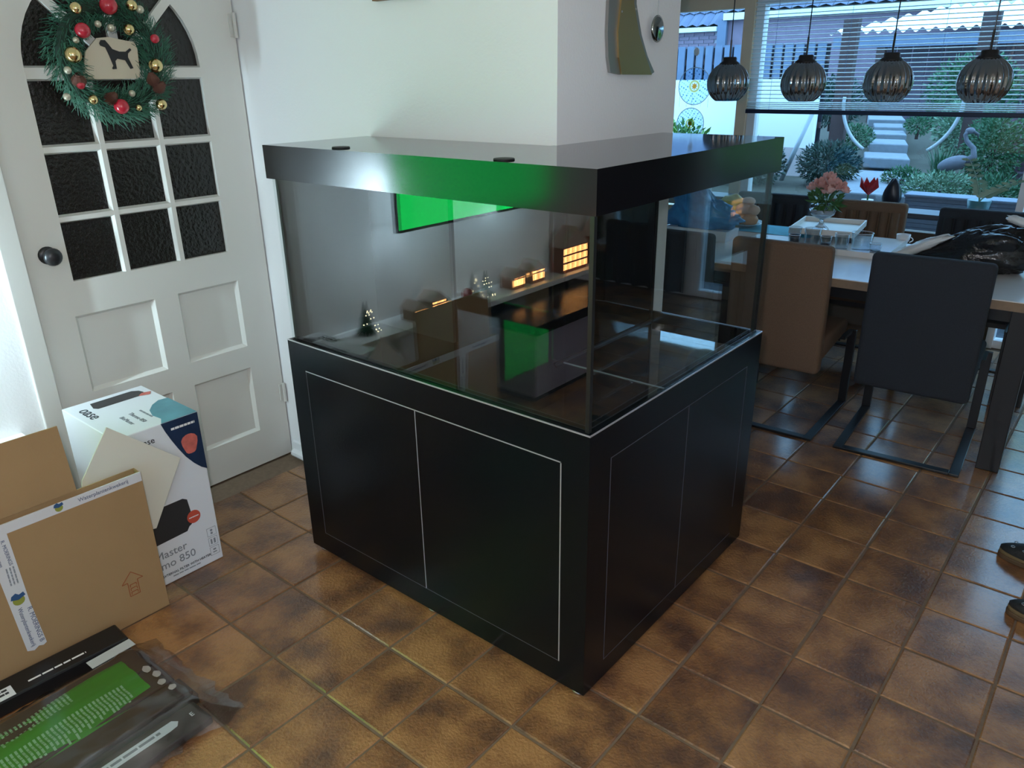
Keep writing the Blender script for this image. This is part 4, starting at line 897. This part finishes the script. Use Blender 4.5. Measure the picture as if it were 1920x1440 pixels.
# ================================================================== pendants
SMOK = mat('smoked_mirror_glass', (0.34, 0.325, 0.32), 0.06, metal=0.95)
R0 = 0.106
prof = [(R0 * sin(pi * k / 22), R0 * cos(pi * k / 22)) for k in range(3, 19)]
gm = MB().lathe(prof, seg=132, ribs=22, amp=.04).mesh('glass_globe', SMOK, True)
first = None
for i, (x, lb) in enumerate(((-.617, 'ribbed smoked globe pendant nearest the wall, first of four'), (-.213, 'ribbed smoked globe pendant, second from the wall'), (.187, 'ribbed smoked globe pendant, third from the wall'), (.587, 'ribbed smoked globe pendant farthest from the wall'))):
    if first is None:
        o = thing('pendant_lamp', lb, 'lamp', (x, 2.9, 1.612), 0, 'ribbed globe pendants over the table')
        link('glass_globe', gm, o)
        obj('cap', MB().lathe([(0, .128), (.03, .128), (.036, .122), (.036, .108), (.052, .098), (.052, .092), (0, .092)], seg=24), mat('pendant_cap', (.02, .016, .015), .4), o, smooth=True)
        obj('cord', MB().tube([(0, 0, .12), (0, 0, .925)], .003, 6), BMETAL, o); obj('cord_grip', MB().tube([(0, 0, .125), (0, 0, .21)], .0052, 8), BMETAL, o)
        obj('bulb', MB().ball((0, 0, -.01), .03, 12, 8), mat('unlit_bulb', (.5, .45, .38), .3), o, smooth=True)
        obj('ceiling_rose', MB().lathe([(0, .938), (.04, .938), (.04, .92), (0, .915)], seg=18), BMETAL, o); first = o
    else:
        o = copy_tree(first, None, label=lb); o.location = (x, 2.9, 1.612); o.rotation_euler.z = i * .13

# ================================================================== slippers at the right edge
SLD = mat('slipper_dark', (.018, .022, .024), .5, bump=.3, bscale=80); SLS = mat('slipper_sole', (.10, .06, .03), .7, vary=.3, scale=40); SLT = mat('slipper_welt', (.17, .12, .055), .7)
def slipper(x, y, rz, label):
    o = thing('slipper', label, 'slipper', (x, y, 0), rz, 'studded slippers at the right edge')
    # toe at local (0,0), heel towards +x
    out = []
    for k in range(28):
        a = 2 * pi * k / 28; cx = .135 + .135 * cos(a); w = .046 * (1.0 + .12 * cos(a + pi)) * (abs(sin(a)) ** .75) * (1 if sin(a) >= 0 else -1); out.append((cx, w))
    obj('sole', MB().prism(out, zp, 0, .018), SLS, o, bevel=.004); obj('welt', MB().prism([(.135 + (a - .135) * .985, b * .97) for a, b in out], zp, .018, .03), SLT, o, bevel=.003)
    up = MB(); vs = []; ns = 12; nr = 12
    for i in range(ns + 1):
        s = i / ns; cx = .004 + .135 * s; w = .044 * (max(0.02, 1 - (1 - s) ** 2.2)) ** .5; h = .012 + .048 * s ** .8
        for j in range(nr + 1):
            a = pi * j / nr; vs.append((cx, w * cos(a), .029 + h * sin(a) ** .7))
    up.add(vs, [(i * (nr + 1) + j, (i + 1) * (nr + 1) + j, (i + 1) * (nr + 1) + j + 1, i * (nr + 1) + j + 1) for i in range(ns) for j in range(nr)])
    obj('upper', up, SLD, o, smooth=True)
    hl = MB(); vs = []
    for i in range(13):
        a = -pi / 2 + pi * i / 12
        for z_, k_ in ((.029, 1), (.06, .95)): vs.append((.17 + .095 * cos(a) * k_, .043 * sin(a) * k_, z_))
    hl.add(vs, [(i * 2, i * 2 + 2, i * 2 + 3, i * 2 + 1) for i in range(12)]); obj('heel_band', hl, SLD, o, smooth=True)
    for (u, v) in ((.045, .3), (.045, .7), (.085, .2), (.085, .5), (.085, .8)):
        s = (u - .004) / .135; w = .044 * (1 - (1 - s) ** 2.2) ** .5; h = .012 + .048 * s ** .8; a = pi * v
        obj('stud', MB().tube([(u + .006 * cos(2 * pi * k / 10), w * cos(a) + .006 * sin(2 * pi * k / 10), .031 + h * sin(a) ** .7) for k in range(11)], .0014, 5, False), STEEL, o, smooth=True)
slipper(1.135, 1.755, rad(-8), 'dark studded slipper farther back at the right edge')
slipper(1.215, 1.40, rad(-4), 'dark studded slipper nearer the viewer at the right edge')

# ================================================================== garden
SOIL = mat('garden_soil', (.06, .055, .04), .95, vary=.4, scale=12); STONE = mat('step_stone', (.19, .21, .24), .85, vary=.25, scale=18, bump=.3, bscale=30)
g = MB().add([(-14, 5.0, .66), (10, 5.0, .66), (10, 16, 1.05), (-14, 16, 1.05), (-14, 5.0, -.3), (10, 5.0, -.3), (10, 16, -.3), (-14, 16, -.3)], [(0, 1, 2, 3), (0, 4, 5, 1), (1, 5, 6, 2), (2, 6, 7, 3), (3, 7, 4, 0)])
struct(obj('garden_ground', g, SOIL)); struct(bx('terrace_ground', (-14, 4.42, -.3), (10, 5.0, -.06), STONE))
st = thing('garden_steps', 'grey stone garden steps leading up through the round arch', 'steps', (-.8, 7, 0))
for k, (y0, y1, xl, xr, z_) in enumerate(((5.3, 6.9, -.66, -.02, .765), (7.0, 7.6, -1.02, -.60, .875), (7.65, 8.3, -1.17, -.79, .955), (8.4, 9.05, -1.36, -1.0, 1.0), (9.1, 9.8, -1.55, -1.18, 1.035), (9.9, 11, -1.85, -1.4, 1.075))):
    dx = -.30 * (y1 - y0) / 1.0
    m2 = MB(); p = [(xl, y0), (xr, y0), (xr + dx, y1), (xl + dx, y1)]
    m2.prism(p, lambda a, b, dd: (a + .8, b - 7, dd), z_ - .10, z_)
    obj('step', m2, STONE, st, bevel=.012)
BLUEW = mat('blue_grey_planks', (.13, .17, .25), .8, vary=.25, scale=6); DKW = mat('dark_post_wood', (.05, .025, .025), .8, vary=.3, scale=10)
fe = thing('garden_fence', 'blue grey plank fence with dark gaps behind the left window', 'fence', (-2.6, 7.5, 0))
for k in range(22): bx('plank', (-1.6 + k * .115, 0, .7), (-1.6 + k * .115 + .085, .022, 1.95), BLUEW, fe)
bx('rail', (-1.6, .022, 1.1), (.93, .06, 1.16), DKW, fe); bx('rail', (-1.6, .022, 1.75), (.93, .06, 1.81), DKW, fe)
bx('gap_shade_sheet', (-1.6, .06, .7), (.93, .07, 1.93), mat('fence_shade', (.02, .022, .035), .9), fe)  # dark sheet added for the shade between the planks
wp = thing('bright_area_screen', 'made-up white canvas screen for the bright area beyond the window beside the fence', 'screen', (-2.1, 6.5, 0))  # made-up screen standing in for a bright area of unknown source
WSC = mat('white_canvas', (.88, .87, .88), .8)
bx('canvas', (-.85, 0, .98), (.725, .02, 1.60), WSC, wp); bx('canvas_foot', (-.85, 0, .70), (.70, .02, .98), mat('pinkish_canvas', (.55, .45, .45), .8, vary=.4, scale=4), wp)
for x in (-.85, -.07, .70): bx('screen_post', (x, .02, .6), (x + .03, .05, 1.60), WHITEP, wp)
# moon gate ring
mg = thing('moon_gate', 'pale half ring arch hanging between dark posts over the garden steps', 'arch', (-.815, 7.2, 1.386))
for a0, a1 in ((176, 238), (304, 364)): obj('ring_arc', MB().tube([(.535 * cos(rad(a0 + (a1 - a0) * k / 16)), 0, .535 * sin(rad(a0 + (a1 - a0) * k / 16))) for k in range(17)], .017, 8), mat('pale_ring', (.36, .38, .41), .5), mg, smooth=True)
for x, l in ((-.58, 'p'), (.62, 'p')): bx('post', (x - .07, .03, -.60), (x + .07, .13, .75), DKW, mg)
lp = thing('leaning_pole', 'pale pole leaning in garden left of the round arch', 'pole', (-1.4, 6.2, .7))
obj('pole_shaft', MB().tube([(-.12, 0, 0), (.10, 0, .62)], .022, 8), mat('pale_pole', (.42, .46, .50), .6), lp, smooth=True); obj('pole_tip', MB().ball((.10, 0, .62), .024, 8, 6), MATS['pale_pole'], lp)
pr = thing('trellis_post', 'purplish wooden post with carved notches at right garden edge', 'post', (.36, 6.8, .7))
bx('post_shaft', (-.16, 0, 0), (.16, .12, .68), mat('purple_wood', (.09, .05, .08), .7, vary=.3, scale=8), pr)
for k in range(5): bx('notch', (-.12, -.004, .12 + k * .10), (.08, 0, .135 + k * .10), mat('notch_pale', (.22, .16, .22), .7), pr)
hr = thing('heron_statue', 'grey long necked bird statue among the garden plants', 'statue', (-.01, 6.0, .72))
HRM = mat('bird_stone', (.12, .12, .15), .7, vary=.25, scale=40)
obj('body', MB().ball((0, 0, 0), 1, 20, 12), HRM, hr, smooth=True)
for v in hr.children[-1].data.vertices: v.co = Vector((-.035 + v.co.x * .115, v.co.y * .06, .235 + v.co.z * .06 + v.co.x * .03))
obj('neck', MB().tube([(.05, 0, .25), (.10, 0, .30), (.085, 0, .36), (.03, 0, .41), (.01, 0, .46), (.03, 0, .49)], [.038, .026, .02, .017, .016, .02], 10), HRM, hr, smooth=True)
obj('head', MB().ball((.04, 0, .49), .028, 12, 8, (1.3, .8, .9)), HRM, hr, smooth=True); obj('beak', MB().tube([(.06, 0, .487), (.10, 0, .465), (.105, 0, .43)], [.014, .01, .003], 8), mat('beak_dark', (.05, .05, .06), .6), hr, smooth=True)
for y in (-.02, .02): obj('leg', MB().tube([(-.03, y, 0), (-.03, y, .2)], .006, 6), HRM, hr)
# planter along the terrace
pl = thing('woven_planter', 'long grey woven planter outside the window behind the chairs', 'planter', (.85, 4.78, -.06))
WOV = mat('grey_weave', (.17, .20, .26), .8, vary=.2, scale=30)
for k in range(30): bx('woven_band', (-.93, 0, .0 + k * .030), (-.2, .16 + .006 * (k % 2), .027 + k * .030), WOV, pl)
bx('planter_rim', (-.94, -.012, .895), (-.19, .175, .915), WOV, pl, bevel=.006)
# shrubs
LG = [mat('leaf_mid', (.035, .135, .06), .5, vary=.5, scale=6), mat('leaf_pale', (.15, .27, .17), .5, vary=.4, scale=6), mat('leaf_dark', (.014, .05, .035), .5, vary=.5, scale=6), mat('leaf_lime', (.10, .24, .03), .5, vary=.4, scale=6), mat('leaf_vivid', (.32, .62, .06), .6, vary=.45, scale=5)]
def shrub(x, y, z, rx, rz, n, mt, L, w, label, ry=None):
    o = thing('garden_shrub', label, 'shrub', (x, y, z), 0, 'shrubs in the garden')
    tag(obj('foliage', leafcloud(n, (0, 0, rz), rx, ry or rx * .7, rz, L, w), mt, o), kind='stuff')
    obj('stem', MB().tube([(0, 0, -.05), (0, 0, rz)], .02, 6), DKW, o)
shrub(-1.05, 6.05, .70, .27, .19, 3000, LG[2], .045, .007, 'fine leaved shrub left of the lowest garden step')
shrub(-1.75, 5.9, .66, .36, .22, 2600, LG[2], .045, .011, 'dark shrub below the white screen')
shrub(-2.45, 5.8, .66, .42, .28, 900, LG[3], .08, .018, 'lime green shrub below the white screen at far left')
shrub(-.33, 7.75, .86, .27, .26, 2400, LG[1], .05, .012, 'pale leafy shrub right of the steps inside the ring')
shrub(-1.36, 7.75, .88, .20, .13, 1200, LG[0], .035, .008, 'small pale shrub left of the steps inside the ring')
shrub(.14, 6.5, .72, .24, .32, 3400, LG[0], .035, .009, 'tall leafy shrub behind the bird statue')
shrub(-.02, 5.5, .66, .27, .14, 2200, LG[1], .035, .008, 'low silvery shrub in front of the bird statue')
shrub(.36, 5.5, .66, .20, .13, 1200, LG[0], .06, .006, 'arching grassy clump right of the silvery shrub')
shrub(-.42, 6.05, .70, .16, .10, 900, LG[0], .035, .007, 'small green clump at right edge of lowest step')
shrub(1.0, 6.3, .66, .46, .5, 1500, LG[4], .08, .018, 'broad bright green shrub outside view beyond the purple post')
shrub(2.0, 6.5, .66, .50, .6, 1800, LG[4], .08, .018, 'bright green hedge bush right of the broad shrub')
shrub(3.0, 6.4, .66, .48, .6, 1600, LG[4], .08, .018, 'mid green hedge bush at the right garden end')
shrub(-.62, 9.4, 1.0, .50, .42, 3000, LG[0], .06, .014, 'shrub far up the garden right of the steps')
shrub(-2.15, 9.3, 1.0, .42, .30, 2000, LG[2], .06, .014, 'dark shrub far up the garden left of the steps')
shrub(.45, 9.0, 1.0, .45, .40, 2200, LG[0], .06, .014, 'shrub far up the garden beyond the purple post')
shrub(-.98, 8.75, .98, .15, .10, 700, LG[0], .035, .008, 'little shrub spilling over the middle garden steps')
gl_ = thing('ornamental_grass', 'tuft of long grass blades beside the ring arch', 'grass', (-.24, 6.6, .72))
m2 = MB()
for k in range(160):
    a = random.uniform(0, 2 * pi); l = random.uniform(.2, .36); t_ = random.uniform(.15, .6); p = Vector((random.uniform(-.05, .05), random.uniform(-.05, .05), 0)); e = p + Vector((cos(a) * t_ * l, sin(a) * t_ * l, l)); w = Vector((-sin(a), cos(a), 0)) * .004
    m2.add([p - w, p + w, (p + e) / 2 + w + Vector((0, 0, .04)), (p + e) / 2 - w + Vector((0, 0, .04))], [(0, 1, 2, 3)]); m2.add([(p + e) / 2 - w + Vector((0, 0, .04)), (p + e) / 2 + w + Vector((0, 0, .04)), e], [(0, 1, 2)])
tag(obj('blades', m2, LG[0], gl_), kind='stuff')
# garden shed with corrugated roof
sd = thing('garden_shed', 'garden shelter with white corrugated roof across the garden', 'shed', (0, 12.0, 0))
CORR = mat('white_corrugated', (.90, .92, .88), .5)
m2 = MB(); nx_ = 300; x0_, x1_ = -3.21, 4.2; vs = []
for i in range(nx_ + 1):
    x = x0_ + (x1_ - x0_) * i / nx_; zc = .032 * cos(2 * pi * x / .172)
    ytop = min(1.0, (x - x0_) / 1.3)
    for v in (0, 1): vs.append((x, v * 1.8 * ytop, 2.21 + zc + v * .41 * ytop))
m2.add(vs, [(i * 2, i * 2 + 2, i * 2 + 3, i * 2 + 1) for i in range(nx_)])
obj('corrugated_roof', m2, CORR, sd)
bx('fascia', (x0_ + .05, .05, 1.99), (x1_, .09, 2.16), BLUEW, sd)
for k in range(30): bx('wall_board', (-2.6 + k * .23, .7, .9), (-2.6 + k * .23 + .21, .73, 2.05), mat('shed_boards', (.10, .08, .11), .85, vary=.3, scale=5), sd)
for x in (-2.5, .2, 3.9): bx('post', (x, .06, .8), (x + .12, .18, 2.0), DKW, sd)
# neighbouring houses
BRK = mat('neighbour_brick', (.20, .15, .20), .85, vary=.3, scale=8); MORT = mat('neighbour_mortar', (.36, .36, .42), .9); RTL = mat('roof_tile_blue', (.10, .12, .19), .7, vary=.3, scale=3)
hs = thing('neighbour_house', 'brick house with white gutter and tiled roof beyond the fence', 'house', (-7.0, 14, 0))
bx('wall', (-5, 0.03, 0), (.96, .3, 2.42), MORT, hs)
bme = MB().box((0, 0, 0), (.205, .03, .058)).mesh('brick', BRK)
for r in range(9):
    for k in range(8):
        link('brick', bme, hs, (-.85 + k * .216 + (r % 2) * .108, 0, 2.42 - .068 * (r + 1)))
bx('gutter', (-5, -.12, 2.42), (.96, 0.02, 2.50), mat('white_gutter', (.75, .85, .88), .5), hs)
def roof(parent, x0, x1, z0, n, rows):
    m2 = MB()
    for r in range(rows):
        for k in range(n):
            w = (x1 - x0) / n; x = x0 + k * w; y = r * .30; z_ = z0 + r * .24
            m2.add([(x, y, z_ + .03), (x + w * .5, y, z_ + .06), (x + w * .95, y, z_ + .02), (x + w * .95, y + .33, z_ + .26), (x + w * .5, y + .33, z_ + .29), (x, y + .33, z_ + .27)], [(0, 1, 4, 5), (1, 2, 3, 4)])
    tag(obj('roof_tiles', m2, RTL, parent), kind='stuff')
    obj('roof_deck', MB().add([(x0, 0, z0), (x1, 0, z0), (x1, rows * .3, z0 + rows * .24), (x0, rows * .3, z0 + rows * .24), (x0, rows * .3, z0), (x1, rows * .3, z0)], [(0, 1, 2, 3), (0, 3, 4), (1, 5, 2), (0, 4, 5, 1)]), BMATTE, parent)
roof(hs, -5, .96, 2.50, 26, 9)
h2 = thing('neighbour_house', 'taller brick house with wide pale gutter behind the blind', 'house', (-5.9, 14, 0))
bx('wall', (0, 0, 0), (14, .3, 2.60), BRK, h2); bx('gutter', (0, -.14, 2.60), (14, 0.02, 2.72), MATS['white_gutter'], h2); bx('downpipe', (-.12, -.10, 0), (.06, -.02, 2.6), BLUEW, h2)
roof(h2, 0, 14, 2.72, 56, 8)
